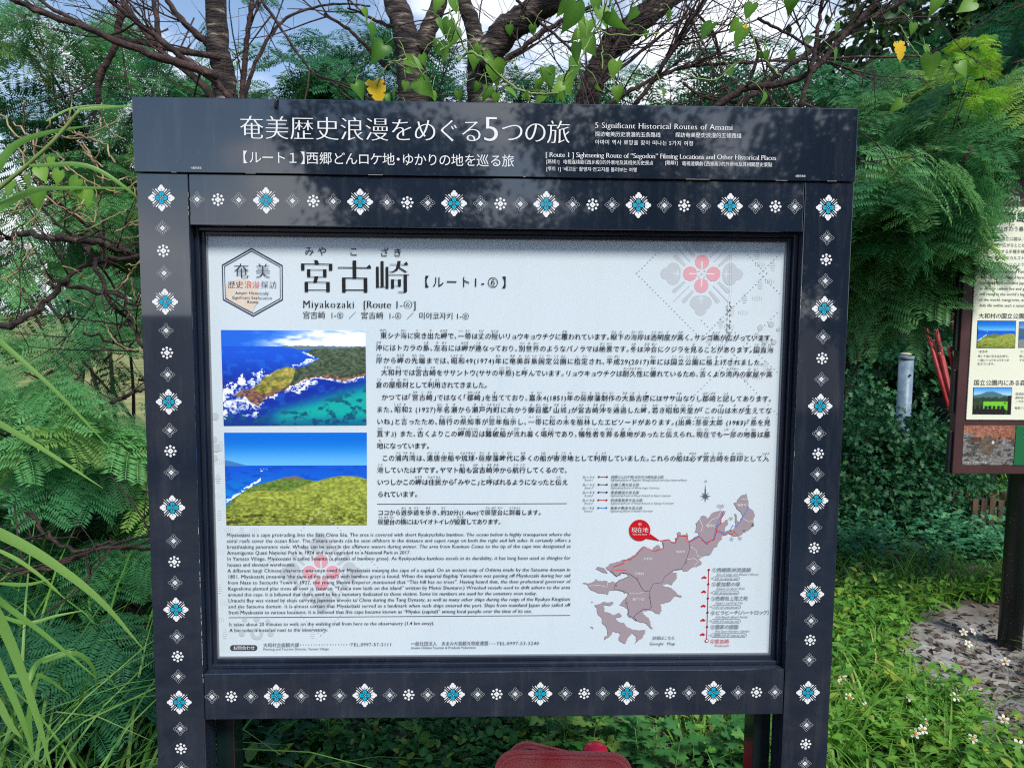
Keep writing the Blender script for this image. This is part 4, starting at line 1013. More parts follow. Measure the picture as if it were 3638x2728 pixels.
for tx, x, y in (('・宮古崎', 3474, 1248.5), ('東シナ海に突き出た岬で、', 3473.5, 1265), ('一面にリュウキュウチクが', 3473, 1279), ('生えています。', 3472, 1292), ('・ヒエン浜', 3622, 1248.5), ('美しい砂浜が', 3621, 1265), ('するビーチ', 3620.5, 1279), ('湯湾岳山麓に', 3607, 1399), ('森林浴と', 3606.5, 1412.5), ('ノクロウサギ', 3606, 1426), ('奄美フォレスト', 3604, 1449)): q.text(tx, x, None, y, 10)
q.build('body_lettering', m_grey, ppan)
q = Ink(PARK, pdp); 
for (x0, y0, x1, y1, x2, y2, x3, y3) in ((3472.5,1138.5,3610,1139.5,3468.5,1237,3606,1237), (3457.5,1375.5,3596,1375.5,3454,1472,3591,1473)):
    q.ppoly([(x0,y0),(x1,y1),(x3,y3),(x2,y2)])
q.build('picture_border', m_black, ppan)
photo('photo_print', PARK, pdp, [(3474.5,1141),(3608,1141.5),(3470.5,1235),(3604,1235)], hill_photo, ppan, 60, 44, 0.0018)
photo('photo_print', PARK, pdp, [(3621,1141.5),(3755,1142),(3617,1235),(3751,1235)], bay_photo, ppan, 60, 44, 0.0018)
photo('photo_print', PARK, pdp, [(3459.5,1377.5),(3594,1377.5),(3456,1470),(3589.5,1471)], park_photo, ppan, 60, 44, 0.0018)
photo('photo_print', PARK, -0.0004, [(3424.5,1511),(3608,1511),(3417,1651),(3602,1651)], rabbit_photo, pboard, 90, 64, 0.0012)
q = Ink(PARK, -0.0016); q.text('アマミノクロウサギ', 3424, 3506, 1643, 11); q.text('湯', 3632, None, 1540, 30, 'sans', 2); q.V[-1][:, 1] -= 0.006
q.build('caption_lettering', m_white, pboard)

for _o in (_to, _fo):
    bpy.data.objects.remove(_o)

# ------------------------------------------------------------------ small man-made things behind the boards
def gpt(px, py): 
    p = G(px, py); p[2] = float(gz(p[0], p[1])); return p
c = P(1948, 960, 6.3); c[2] = float(gz(c[0], c[1])) - 0.05
pipe = empty('pipe_post', c, 0, 'short grey galvanised pipe post capped flat, standing in the weeds', 'post')
ht = P(1948, 768, 6.3)[2] - c[2]
pr = 0.057
m_galv = noisy('galvanised_steel', srgb(92, 118, 140), srgb(140, 158, 172), scale=9, rough=0.45, c3=srgb(104, 116, 122), bump=0.1)
b = MB(); b.lathe([(pr, 0), (pr, ht - 0.03)], 24); b.build('pipe', m_galv, pipe, True)
b = MB(); b.lathe([(pr + .004, ht - 0.034), (pr + .004, ht - 0.006), (pr - .002, ht)], 24); b.build('cap', m_galv, pipe, True)
b = MB(); b.tube([(0.004, -pr - .012, ht - .16), (0.004, -pr + .01, ht - .16)], .009, 8); b.build('bolt', m_darkpost, pipe)
st = MB(); th = np.linspace(0, 2*np.pi, 9)[:-1]
st.lathe([(.004, 0), (.026, .006), (.030, .014), (.020, .021), (.004, .023)], 10)
so = st.build('stone', noisy('pale_stone', srgb(170, 158, 140), srgb(200, 190, 172), scale=30, rough=0.9), None, True)
so.location = (c[0] - .006, c[1], c[2] + ht); so.scale = (1.7, 1.1, 1.1); tag(so, 'small pale stone lying on top of the grey pipe post', 'stone')

# red walking sticks in a dark bin behind the park board
rk0 = P(2082, 1000, 6.8); rkz = float(gz(rk0[0], 6.8))
rack = empty('stick_bin', (rk0[0], 6.8, rkz), R(8), 'dark bin behind the cream park board holding red walking sticks', 'bin')
bw, bh = .20, P(2030, 862, 6.8)[2] - rkz
for (x0, y0, x1, y1) in ((-bw, -.17, bw, -.15), (-bw, .15, bw, .17), (-bw, -.149, -bw + .02, .149), (bw - .02, -.149, bw, .149)):
    b = MB(); b.box((x0, y0, -.03), (x1, y1, bh), .003); b.build('side_panel', m_darkpost, rack)
b = MB(); b.box((-bw + .021, -.149, .04), (bw - .021, .149, .06)); b.build('bottom', m_darkpost, rack)
m_stick = noisy('red_stick_paint', srgb(132, 22, 30), srgb(172, 42, 46), scale=14, rough=0.5)
m_end = mat('stick_end', srgb(232, 160, 150), 0.7)
lab_s = ['red walking stick leaning furthest left out of the dark bin', 'tallest red walking stick in the dark bin', 'red walking stick between the leftmost and the tallest in the bin']
for k, (tx, ty) in enumerate(((2000, 706), (2061, 676), (2022, 712), (2016, 734), (2060, 694), (2031, 762), (2064, 732), (2050, 748), (2073, 764), (2079, 745), (2062, 800), (2086, 780))):
    top_ = P(tx, ty, 6.74 + 0.03*(k % 4)); ft = np.array([rk0[0] + .05 + 0.03*(k % 4), 6.74 + 0.03*(k % 4), rkz + 0.07])
    t_ = empty('walking_stick', (ft[0], ft[1], ft[2]), 0, lab_s[k] if k < 3 else 'short red walking stick bunched with others in the dark bin', 'walking stick', 'red walking sticks in the bin')
    d = (top_ - ft)
    b = MB(); b.tube([(0, 0, 0), d*.5, d*.997], [.017, .0175, .0175], 10, cap=True); b.build('shaft', m_stick, t_, True)
    b = MB(); b.tube([d*.9965, d*1.0], [.0178, .0170], 10); b.build('end_face', m_end, t_)
# slatted wooden box under the park board
pp = P(2138, 1062, 5.5); bz = float(gz(pp[0], 5.5))
box_ = empty('slatted_wooden_box', (pp[0], 5.5, bz), R(-6), 'weathered slatted wooden box standing in the grass under the cream park board', 'box')
m_wood = noisy('weathered_wood_shaded', srgb(56, 44, 36), srgb(96, 76, 60), scale=7, rough=0.85, stretch=(4, 4, 1))  # weathered wood, its colour darkened to stand in for shade under the board
bh_ = pp[2] - bz
for k in range(7):
    b = MB(); b.box((-.19 + k*.058, -.16, .0), (-.152 + k*.058, -.145, bh_ - .03 + .012*(k % 3)), .002); b.build('slat', m_wood, box_)
for zz_ in (.06, bh_ - .07):
    b = MB(); b.box((-.20, -.144, zz_), (.235, -.125, zz_ + .04), .002); b.build('rail', m_wood, box_)
for k in range(5):
    b = MB(); b.box((-.19 + k*.085, .145, .0), (-.14 + k*.085, .16, bh_ - .03), .002); b.build('slat', m_wood, box_)
b = MB(); b.box((-.20, -.124, .05), (.235, .144, .065), .002); b.build('bottom', m_wood, box_)

# red traffic cones lying under the sign
m_cone = noisy('faded_red_rubber', srgb(214, 62, 62), srgb(228, 120, 116), scale=6, rough=0.65, c3=srgb(232, 172, 164), lo=.3, hi=.62)
m_cone2 = noisy('red_plastic', srgb(186, 16, 54), srgb(204, 30, 66), scale=5, rough=0.32)
def roundsq(a, r, n=6):
    pts = []
    for q_, (sx_, sy_) in enumerate(((1, 1), (-1, 1), (-1, -1), (1, -1))):
        for k in range(n + 1):
            t_ = q_*math.pi/2 + k/n*math.pi/2; pts.append((sx_*(a - r) + r*math.cos(t_), sy_*(a - r) + r*math.sin(t_)))
    return pts
def cone(label, M, h=.62, mb=m_cone, a=.20):
    t_ = empty('traffic_cone', (0, 0, 0), 0, label, 'traffic cone', 'red traffic cones lying under the sign')
    t_.matrix_world = M
    b = MB(); ring = roundsq(a, .06)
    lv = [(1.0, 0.0), (1.0, .018), (.985, .026), (.62, .032)]
    V = []; 
    for s_, z_ in lv: V += [(x*s_, y*s_, z_) for x, y in ring]
    n = len(ring); F = [tuple(range(n))[::-1]]
    for i in range(len(lv)-1):
        for j in range(n): F.append((i*n+j, i*n+(j+1) % n, (i+1)*n+(j+1) % n, (i+1)*n+j))
    F.append(tuple((len(lv)-1)*n + j for j in range(n)))
    b.add(V, F); base = b.build('base', mb, t_)
    b = MB(); b.ring = None
    rim = [(x*.94, y*.94, -.003) for x, y in ring]; b.tube(rim + [rim[0]], .006, 6, cap=False); b.build('base_rib', mb, base, True)
    b = MB(); b.lathe([(.135, .030), (.125, .05), (.046, h-.04), (.042, h-.018), (.032, h-.004), (.014, h)], 28); b.build('cone_body', m_cone2, t_, True)
    b = MB(); b.lathe([(.1085, .145), (.0835, .285)], 28); 
    return t_
def frame(loc, zdir, xdir):
    z_ = Vector(zdir).normalized(); x_ = Vector(xdir); x_ = (x_ - z_*x_.dot(z_)).normalized(); y_ = z_.cross(x_)
    m_ = Matrix((x_, y_, z_)).transposed().to_4x4(); m_.translation = Vector(loc); return m_
c1 = P(1216, 1700, 2.05)
cone('faded red traffic cone lying with its scuffed base towards the viewer', frame((c1[0], 2.01, .165), (0.03, 1.0, -.22), (1, -.03, .0)), h=.28, a=.198)
cone('red traffic cone fallen behind the front one, base edge tilting up', frame((c1[0] - .02, 2.105, .138), (-.10, 1.0, -.2), (1, .10, -.29)), h=.26, a=.176)
c3 = P(1287, 1611, 2.40)
cone('upright red traffic cone whose round crimson tip shows behind', frame((c3[0], 2.40, c3[2] - .44), (.0, .02, 1.0), (1, .3, 0)), h=.44, a=.16)

# ------------------------------------------------------------------ leaves
def norm(v): v = np.asarray(v, float); return v / (np.linalg.norm(v, axis=-1, keepdims=True) + 1e-12)
def basis(d, up=None, roll=None):
    """(n,3) directions -> (n,3,3) with columns x = along the leaf, y = across, z = its face"""
    d = norm(d); n = len(d)
    up = np.tile([0, 0, 1.0], (n, 1)) if up is None else np.asarray(up, float)
    y = np.cross(up, d); l = np.linalg.norm(y, axis=1)
    y[l < 1e-3] = [1, 0, 0]; y = norm(y); z = np.cross(d, y)
    if roll is not None:
        c, s = np.cos(roll)[:, None], np.sin(roll)[:, None]; y, z = y*c + z*s, z*c - y*s
    return np.stack([d, y, z], -1)
def stack(tpls, which, B, T, S, tint):
    """many copies of a few leaf shapes as one point cloud with faces"""
    Vs, F3, F4, ts, n = [], [], [], [], 0
    for k, (V, f3, f4) in enumerate(q_[:3] for q_ in tpls):
        i = np.where(which == k)[0]
        if not len(i): continue
        to = tpls[k][3] if len(tpls[k]) > 3 else 0
        W = np.einsum('nij,vj->nvi', B[i] * S[i][:, None, None], V) + T[i][:, None]
        m_ = len(V); off = n + np.arange(len(i)) * m_
        if len(f3): F3.append((f3[None] + off[:, None, None]).reshape(-1, 3))
        if len(f4): F4.append((f4[None] + off[:, None, None]).reshape(-1, 4))
        Vs.append(W.reshape(-1, 3)); ts.append(np.clip(np.repeat(tint[i], m_) + (np.tile(to, len(i)) if len(tpls[k]) > 3 else 0), 0, np.maximum(.97, np.repeat(tint[i], m_)))); n += m_ * len(i)
    return np.vstack(Vs), [np.vstack(F3) if F3 else np.zeros((0, 3), int), np.vstack(F4) if F4 else np.zeros((0, 4), int)], np.concatenate(ts)
E3, E4 = np.zeros((0, 3), int), np.zeros((0, 4), int)
def tpl_frond(npair, nleaf, L_=1.0, pl=0.42, droop=0.3, seed=0, lw=0.30):
    """twice-pinnate feathery leaf, unit length along x"""
    r = np.random.default_rng(seed); V, F = [], []
    def quad(a, b, c, d): F.append([len(V) + i for i in range(4)]); V.extend([a, b, c, d])
    def rach(p): return np.array([p, 0, -droop * p * p * 0.5])
    N = 8
    for k in range(N):
        a, b = rach(k/N), rach((k+1)/N); w = np.array([0, .007*(1 - .6*k/N), 0]); quad(a - w, b - w, b + w, a + w)
    for i in range(npair):
        p = 0.22 + 0.76 * i / max(1, npair - 1); o = rach(p)
        ln = pl * (0.72 + 0.5*math.sin(math.pi*(0.25 + 0.6*i/npair))) * r.uniform(.9, 1.1)
        for s in (-1, 1):
            an = R(r.uniform(56, 72) - 22*i/npair); dr = r.uniform(.25, .75)
            d0 = np.array([math.cos(an), s*math.sin(an), 0.08])
            def pin(t): return o + d0*ln*t + np.array([0.05*t*t*ln, 0, -dr*ln*t*t*0.6])
            side = norm(np.cross(d0, [0, 0, 1.0]))
            for k in range(4):
                a, b = pin(k/4), pin((k+1)/4); w = side*.004; quad(a - w, b - w, b + w, a + w)
            for j in range(nleaf):
                t = 0.06 + 0.94*(j + .5)/nleaf; c0 = pin(t); tg = norm(pin(min(1, t+.05)) - pin(t-.05))
                ll = ln * lw * (0.75 + 0.5*math.sin(math.pi*(0.15 + .7*t))) * 0.82; wd = ln*0.92/nleaf*0.44
                for q_ in (-1, 1):
                    dl = norm(side*q_ + tg*0.38 + np.array([0, 0, r.uniform(-.32, .1)])); ac = norm(np.cross(dl, np.cross(tg, dl)))
                    ac = norm(tg - dl*(tg @ dl))
                    quad(c0, c0 + dl*ll*.45 - ac*wd*.95, c0 + dl*ll, c0 + dl*ll*.5 + ac*wd*.95)
    return np.array(V), E3, np.array(F)
def tpl_outline(half, fold=0.25, droop=0.15, mid=None, vein=.22):
    """leaf from the right half of its outline [(x, y)...] base to tip; folded on the midrib"""
    xs = np.array([p[0] for p in half]); ys = np.array([p[1] for p in half]); n = len(half)
    mx_ = xs if mid is None else np.array(mid)
    zc = lambda x, y: -droop*x*x + fold*np.abs(y)
    M_ = np.stack([mx_, 0*mx_, zc(mx_, 0*mx_)], 1); A = np.stack([xs, ys, zc(xs, ys)], 1); B_ = np.stack([xs, -ys, zc(xs, ys)], 1)
    V = np.vstack([M_, A, B_]); F = []
    for i in range(n - 1): F.append((i, i+1, n+i+1, n+i)); F.append((i+1, i, 2*n+i, 2*n+i+1))
    return V, E3, np.array(F), np.concatenate([np.full(n, vein), np.zeros(2*n)])
ovate = tpl_outline([(0, .01), (.1, .1), (.3, .21), (.55, .2), (.8, .1), (1, 0.005)], .25, .22)
ovate2 = tpl_outline([(0, .01), (.15, .15), (.4, .27), (.65, .23), (.85, .11), (1, 0.005)], .3, .35)
lance = tpl_outline([(0, .01), (.2, .06), (.45, .085), (.75, .06), (1, .004)], .3, .3)
small = tpl_outline([(0, .02), (.35, .24), (.75, .18), (1, .01)], .3, .2)
heart = tpl_outline([(0.0, .012), (-.13, .11), (-.155, .22), (-.10, .33), (.03, .41), (.18, .435), (.36, .40), (.54, .31), (.72, .18), (.88, .065), (1.0, .004)], .16, .25, [0, .01, .03, .06, .11, .2, .36, .54, .72, .88, 1.0])
mug = tpl_outline([(0, .015), (.12, .03), (.2, .16), (.34, .2), (.32, .09), (.42, .08), (.5, .27), (.68, .34), (.66, .2), (.72, .12), (.82, .2), (.93, .17), (.9, .07), (1.0, .006)], .22, .25,
                  [0, .1, .14, .2, .28, .36, .42, .52, .6, .68, .76, .84, .92, 1.0])
heart2 = tpl_outline([(0.0, .012), (-.12, .12), (-.14, .24), (-.07, .35), (.07, .43), (.22, .44), (.40, .36), (.56, .28), (.74, .14), (.89, .05), (1.0, .004)], .42, .55, [0, .01, .03, .06, .11, .2, .36, .54, .72, .88, 1.0])
round_ = tpl_outline([(0, .02), (.02, .2), (.2, .4), (.5, .46), (.8, .36), (1, .05)], .1, .1)
def tpl_blade(n=6, w=.03, droop=.5, tw=0.0):
    V, F = [], []
    for i in range(n + 1):
        t = i/n; ww = w*(1 - t**2.2)*min(1, .45 + 2*t) + .0008; x = t - .25*droop*t**3; z = -droop*t*t*.9
        V += [(x, -ww, z + ww*.4), (x, 0, z), (x, ww, z + ww*.4)]
    for i in range(n):
        a = 3*i; F += [(a, a+1, a+4, a+3), (a+1, a+2, a+5, a+4)]
    return np.array(V), E3, np.array(F)
FN = [tpl_frond(6, 12, droop=d, seed=s) for s, d in ((1, .25), (2, .5), (3, .8))]
FM = [tpl_frond(5, 8, droop=d, seed=s, lw=.34) for s, d in ((4, .3), (5, .6), (6, .9))]

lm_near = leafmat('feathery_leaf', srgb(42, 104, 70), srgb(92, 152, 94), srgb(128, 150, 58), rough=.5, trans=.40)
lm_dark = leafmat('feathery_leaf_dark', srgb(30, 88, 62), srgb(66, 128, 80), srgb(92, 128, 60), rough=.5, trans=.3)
lm_right = leafmat('bright_feathery_leaf', srgb(50, 112, 70), srgb(106, 160, 96), srgb(150, 170, 60), rough=.5, trans=.36)
lm_mid = leafmat('lighter_feathery_leaf', srgb(54, 122, 80), srgb(116, 176, 108), srgb(150, 172, 70), rough=.5, trans=.38)  # lighter green copy of the feathery leaf colour, for the left side tree
lm_young = leafmat('young_feathery_leaf', srgb(108, 170, 52), srgb(150, 194, 62), srgb(176, 196, 60), rough=.5, trans=.38)
lm_shrub = leafmat('shrub_leaf', srgb(22, 70, 52), srgb(52, 110, 66), srgb(94, 126, 50), rough=.5, trans=.2)
lm_back = leafmat('tree_leaf', srgb(18, 48, 26), srgb(44, 84, 40), srgb(90, 108, 40), rough=.5, trans=.2)
lm_herb = leafmat('herb_leaf', srgb(48, 112, 44), srgb(112, 164, 62), srgb(150, 160, 62), rough=.5, trans=.28)
lm_mug = leafmat('mugwort_leaf', srgb(36, 96, 52), srgb(78, 138, 66), srgb(130, 160, 76), rough=.55, trans=.26)
lm_carpet = leafmat('carpet_leaf', srgb(46, 116, 86), srgb(88, 154, 108), srgb(120, 150, 70), rough=.55, trans=.22)
lm_clover = leafmat('clover_leaf', srgb(24, 82, 42), srgb(66, 130, 58), srgb(150, 160, 60), rough=.5, trans=.24)
lm_grass = leafmat('grass_blade', srgb(58, 120, 42), srgb(126, 174, 68), srgb(176, 176, 96), rough=.45, trans=.36)
lm_reed = leafmat('broad_grass_blade', srgb(74, 130, 50), srgb(134, 176, 92), srgb(170, 180, 110), rough=.42, trans=.34)
lm_vine = leafmat('vine_leaf', srgb(54, 112, 34), srgb(122, 168, 62), srgb(140, 168, 60), rough=.42, trans=.42)
lm_yellow = leafmat('yellowed_leaf', srgb(236, 188, 20), srgb(244, 204, 44), srgb(200, 140, 40), rough=.5, trans=.4)
lm_litter = leafmat('dead_leaf', srgb(54, 44, 40), srgb(122, 108, 98), srgb(182, 168, 152), rough=.85, trans=.05)
m_bark = noisy('grey_bark', srgb(34, 29, 29), srgb(84, 74, 68), scale=12, rough=.9, bump=.9, c3=srgb(170, 164, 146), lo=.42, hi=.58, stretch=(.8, .8, 3.2))
m_twig = noisy('brown_bark', srgb(30, 22, 24), srgb(78, 56, 52), scale=26, rough=.85, bump=.6, c3=srgb(120, 106, 94))
m_stem = noisy('green_stem', srgb(96, 130, 62), srgb(130, 150, 84), scale=12, rough=.6)
m_dry = noisy('dry_stem', srgb(128, 108, 80), srgb(170, 150, 112), scale=18, rough=.85)

def frond_cloud(ells, tpls, lrange, seed, per=5, tint=(0, 1), down=0.35):
    """sprays of feathery leaves filling ellipsoids (centre, radii, sprays)"""
    r = np.random.default_rng(seed); D, T, S, t = [], [], [], []
    tw = []
    for (c, rad, ncl) in ells:
        c = np.asarray(c); rad = np.asarray(rad)
        for _ in range(ncl):
            q = r.normal(size=3); q = q/np.linalg.norm(q) * r.uniform(.15, 1) ** .5
            p = c + q*rad; a0 = r.uniform(0, 6.28); outw = norm(q*rad*[1, 1, .3])
            k = r.integers(per - 2, per + 2); base = r.uniform(*tint)
            tw.append((c + (p - c)*.55, p))
            for j in range(k):
                a = a0 + j*2.399; d = norm(np.array([math.cos(a), math.sin(a), 0])*.9 + outw*.7 + [0, 0, r.uniform(-down - .35, .4 - down)])
                D.append(d); T.append(p + r.normal(0, .02, 3) + d*.02); S.append(r.uniform(*lrange)); t.append(np.clip(base + r.normal(0, .16), 0, .97 if r.uniform() > .02 else 1))
    D, T, S, t = map(np.array, (D, T, S, t)); n = len(D)
    B = basis(D, None, r.normal(0, .45, n))
    return stack(tpls, r.integers(0, len(tpls), n), B, T, S, t), tw
def limb(mb, pts, r0, r1, n=6, sides=8, jit=0.0, wob=.05):
    p = smooth_path(pts, n, jit); mb.tube(p, np.linspace(r0, r1, len(p)), sides, wob=wob); return p
def twigs(mb, p0, d0, ln, rad, depth, r, up=.15, spread=.7):
    n = 5; pts = [np.array(p0)]; d = norm(d0)
    for i in range(n):
        d = norm(d + r.normal(0, .10, 3) + [0, 0, up*.25]); pts.append(pts[-1] + d*ln/n)
    mb.tube(pts, np.linspace(rad, rad*.45, n + 1), 5 if rad > .004 else 4)
    if depth > 0:
        for k in range(r.integers(2, 4)):
            i = r.integers(1, n + 1); dd = norm(pts[i] - pts[i-1]); dd = norm(dd + r.normal(0, spread, 3) * [1, .7, 1] + [0, 0, up])
            twigs(mb, pts[i], dd, ln*r.uniform(.45, .75), max(rad*.55, .0012), depth - 1, r, up, spread)
def leafy_tree(name, label, cat, group, base, ells, tpls, lr, lm, seed, trunk_r=.035, bark=m_twig, per=5, tint=(0, 1), down=.35, extra=None):
    base = np.array(base, float); base[2] = float(gz(base[0], base[1]))
    t_ = empty(name, base, 0, label, cat, group)
    (V, F, tt), tw = frond_cloud([(np.asarray(c) - base, rd, n) for c, rd, n in ells], tpls, lr, seed, per, tint, down)
    link('crown', npmesh('crown', V, F, tt, smooth=False), t_, lm)
    mb = MB(); r = np.random.default_rng(seed + 500)
    top_ = np.mean([np.asarray(c) - base for c, rd, n in ells], 0)
    fork = top_*np.array([.45, .45, .5])
    limb(mb, [(0, 0, -.05), fork*.5 + r.normal(0, .03, 3), fork], trunk_r*1.15, trunk_r*.8)
    for c, rd, n in ells:
        cc = np.asarray(c) - base
        limb(mb, [fork, (fork + cc)/2 + r.normal(0, .08, 3), cc + [0, 0, rd[2]*.2]], trunk_r*.75, trunk_r*.28)
    for a, b_ in tw[::2]:
        mb.tube([a, (a + b_)/2 + r.normal(0, .02, 3), b_], [.007, .005, .003], 5)
    if extra: extra(mb, base)
    mb.build('trunk', bark, t_, True)
    return t_

# ------------------------------------------------------------------ trees behind the sign
def gnd(x, y): return np.array([x, y, float(gz(x, y))])
def E_(px, py, Y, rx, ry, rz, n): return (P(px, py, Y), np.array([rx, ry, rz]), n)
rt_ = np.random.default_rng(77)

def bare_tree(label, base, trunk, limbs, seed, r0=.06, tw=14, depth=2, bark=m_bark, tl=.55):
    """trunk and limbs as lists of world points; bare twigs grow from the limbs"""
    base = np.asarray(base, float); t_ = empty('bare_tree', base, 0, label, 'tree', 'bare trees behind the sign')
    mb = MB(); r = np.random.default_rng(seed)
    p = smooth_path([np.zeros(3) - [0, 0, .05]] + [np.asarray(q) - base for q in trunk], 8, .004)
    mb.tube(p, np.linspace(r0*1.15, r0*.8, len(p)), 12, wob=.05); mb.build('trunk', bark, t_, True)
    for lp, a, b_ in limbs:
        mb = MB(); q = smooth_path([np.asarray(k) - base for k in lp], 7, .0022); mb.tube(q, np.linspace(a, b_, len(q)), 8, wob=.05); mb.build('limb', bark if a > .018 else m_twig, t_, True)
    mb = MB()
    allp = [smooth_path([np.asarray(k) - base for k in lp], 7) for lp, a, b_ in limbs]
    for k in range(tw):
        q = allp[r.integers(0, len(allp))]; i = r.integers(1, len(q)); d = norm(q[i] - q[i-1])
        twigs(mb, q[i], norm(d + r.normal(0, .55, 3)*[1, .6, 1]), tl*r.uniform(.5, 1.1), .0042, depth, r)
    if tw: mb.build('twigs', m_twig, t_, True)
    return t_
A = lambda pts, Y, dY=0.0: [P(x, y, Y + dY*k/max(1, len(pts)-1)) for k, (x, y) in enumerate(pts)]
bx = P(505, 700, 3.3); bx = gnd(bx[0], 3.3)
bare_tree('ringed grey trunk left of centre with bare limbs fanning to the upper left', bx, A([(500, 420), (488, 205), (470, 90), (462, -120)], 3.3),
    [(A([(640, 420), (500, 215), (352, 92), (262, 22), (200, -40)], 3.1, -.2), .015, .008), (A([(480, 240), (425, 170), (345, 110), (270, 10), (240, -60)], 3.25, .3), .018, .008),
     (A([(470, 165), (300, 108), (180, 58), (90, 28), (-40, -30)], 3.0, -.2), .017, .007), (A([(475, 125), (330, 98), (230, 75), (100, 10), (20, -60)], 3.15, .2), .013, .006),
     (A([(350, 120), (340, 60), (332, 0), (326, -60)], 3.05), .011, .008), (A([(468, 108), (420, 70), (372, 20), (340, -40)], 3.4), .018, .009),
     (A([(522, 260), (528, 130), (540, 40), (546, -40)], 3.5), .014, .009), (A([(515, 250), (560, 120), (620, 40), (720, 10), (800, 14)], 3.6, .3), .010, .004),
     (A([(565, 0), (640, 110), (680, 160), (740, 185)], 3.4), .007, .003), (A([(262, 22), (245, 110), (216, 160), (212, 230)], 3.5), .016, .012)], 3, .050, 46, 2)
bx = P(895, 700, 3.7); bx = gnd(bx[0], 3.7)
bare_tree('forked mottled trunk behind the middle of the header, vine at its foot', bx, A([(893, 420), (893, 230), (886, 92)], 3.7),
    [(A([(890, 130), (872, 60), (850, -10), (835, -80)], 3.7, .1), .066, .052), (A([(905, 112), (930, 55), (950, 0), (965, -60)], 3.68), .046, .034),
     (A([(840, 150), (800, 110), (760, 70), (700, 30)], 3.9), .014, .006), (A([(850, 60), (800, 40), (750, 18)], 3.8), .010, .004)], 5, .082, 16, 2)
bx = P(1040, 700, 3.4); bx = gnd(bx[0] + .02, 3.4)
bare_tree('dark stout trunk with one thick limb rising to the right at the top', bx, A([(1045, 420), (1040, 215), (1034, 110)], 3.4),
    [(A([(1036, 150), (1022, 60), (1000, 0), (985, -60)], 3.45), .042, .03), (A([(1040, 140), (1090, 70), (1150, 28), (1210, -12), (1290, -70)], 3.35, -.2), .066, .05),
     (A([(1060, 160), (1140, 95), (1220, 42), (1300, 5)], 3.5), .014, .008), (A([(1115, 0), (1180, 60), (1235, 110), (1250, 150)], 3.2), .007, .004)], 9, .064, 22, 2)
bx = P(1262, 700, 3.6); bx = gnd(bx[0], 3.6)
bare_tree('mossy slanting trunk right of centre with a tangle of black twigs', bx, A([(1255, 420), (1268, 230), (1300, 130), (1335, 85)], 3.6),
    [(A([(1320, 100), (1370, 55), (1425, 8), (1480, -50)], 3.6), .062, .05), (A([(1262, 230), (1290, 190), (1420, 85), (1500, 20)], 3.4), .010, .005),
     (A([(1370, 230), (1420, 160), (1470, 75), (1530, -10)], 3.2, -.1), .010, .005), (A([(1300, 235), (1390, 180), (1475, 147), (1600, 136), (1760, 128), (1992, 122)], 3.3, .2), .009, .005),
     (A([(1290, 190), (1345, 70), (1385, 20), (1420, -30)], 3.3), .008, .005)], 13, .058, 52, 2, tl=.6)
bx = P(1545, 700, 3.0); bx = gnd(bx[0] - .1, 3.0)
bare_tree('slender black bare branches sweeping up to the right behind the header', bx, A([(1500, 420), (1520, 330), (1542, 232)], 3.0),
    [(A([(1535, 242), (1600, 195), (1682, 182), (1755, 153), (1830, 70), (1910, -10), (1960, -60)], 3.0, -.15), .014, .008), (A([(1570, 260), (1600, 228), (1682, 160), (1775, 97), (1870, 45), (1965, -2)], 3.1), .012, .006),
     (A([(1728, 232), (1752, 150), (1765, 70), (1780, -20)], 2.9), .009, .006), (A([(1636, 40), (1680, 62), (1760, 110), (1790, 140)], 3.2), .007, .004), (A([(1622, 70), (1640, 110), (1622, 165), (1605, 232)], 3.1), .006, .004),
     (A([(1475, 180), (1520, 210), (1600, 225)], 3.2), .006, .004), (A([(1480, 10), (1540, 70), (1560, 170), (1556, 232)], 3.3), .006, .004)], 21, .022, 40, 2, bark=m_twig, tl=.45)

GF = 'feathery leaved trees around the sign'
leafy_tree('feathery_tree', 'feathery tree in the upper left corner with sky showing through its leaves', 'tree', GF, (-2.7, 4.6, 0),
    [E_(110, 150, 4.4, .75, .6, .40, 9), E_(340, 190, 4.7, .50, .4, .34, 9), E_(40, 330, 4.4, .5, .5, .30, 5), E_(260, 300, 4.6, .5, .4, .30, 12), E_(40, 40, 4.1, .5, .4, .25, 4), E_(420, 60, 5.0, .5, .4, .3, 3), E_(90, 500, 4.8, .6, .4, .22, 9), E_(260, 480, 4.9, .4, .4, .2, 8), E_(160, 600, 5.2, .6, .4, .16, 7)], FN, (.22, .34), lm_near, 31, .018)

leafy_tree('feathery_tree', 'dense feathery tree filling the left side beside the white board', 'tree', GF, (-1.9, 3.9, 0),
    [E_(220, 400, 4.0, .40, .3, .20, 6), E_(50, 640, 3.5, .35, .3, .20, 5), E_(180, 800, 3.2, .45, .35, .20, 9), E_(80, 930, 3.1, .4, .3, .22, 8), E_(240, 980, 3.3, .30, .3, .24, 9), E_(270, 640, 3.7, .25, .3, .12, 3), E_(60, 520, 3.8, .3, .3, .12, 2)], FN, (.20, .30), lm_mid, 32, .016)
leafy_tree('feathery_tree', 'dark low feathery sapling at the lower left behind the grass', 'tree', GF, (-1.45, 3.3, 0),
    [E_(230, 1180, 3.2, .35, .35, .22, 14), E_(120, 1120, 3.4, .35, .35, .2, 10), E_(285, 1370, 2.6, .16, .2, .14, 9), E_(150, 1330, 3.0, .2, .2, .12, 5)], FN, (.2, .28), lm_dark, 33, .014)
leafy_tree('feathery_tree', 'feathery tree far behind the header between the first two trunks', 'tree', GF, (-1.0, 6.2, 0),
    [E_(640, 190, 6.2, .5, .4, .2, 7), E_(760, 120, 6.0, .45, .4, .25, 13), E_(830, 180, 6.2, .4, .4, .28, 12), E_(560, 215, 6.0, .4, .4, .2, 6)], FM, (.26, .36), lm_dark, 34, .02)
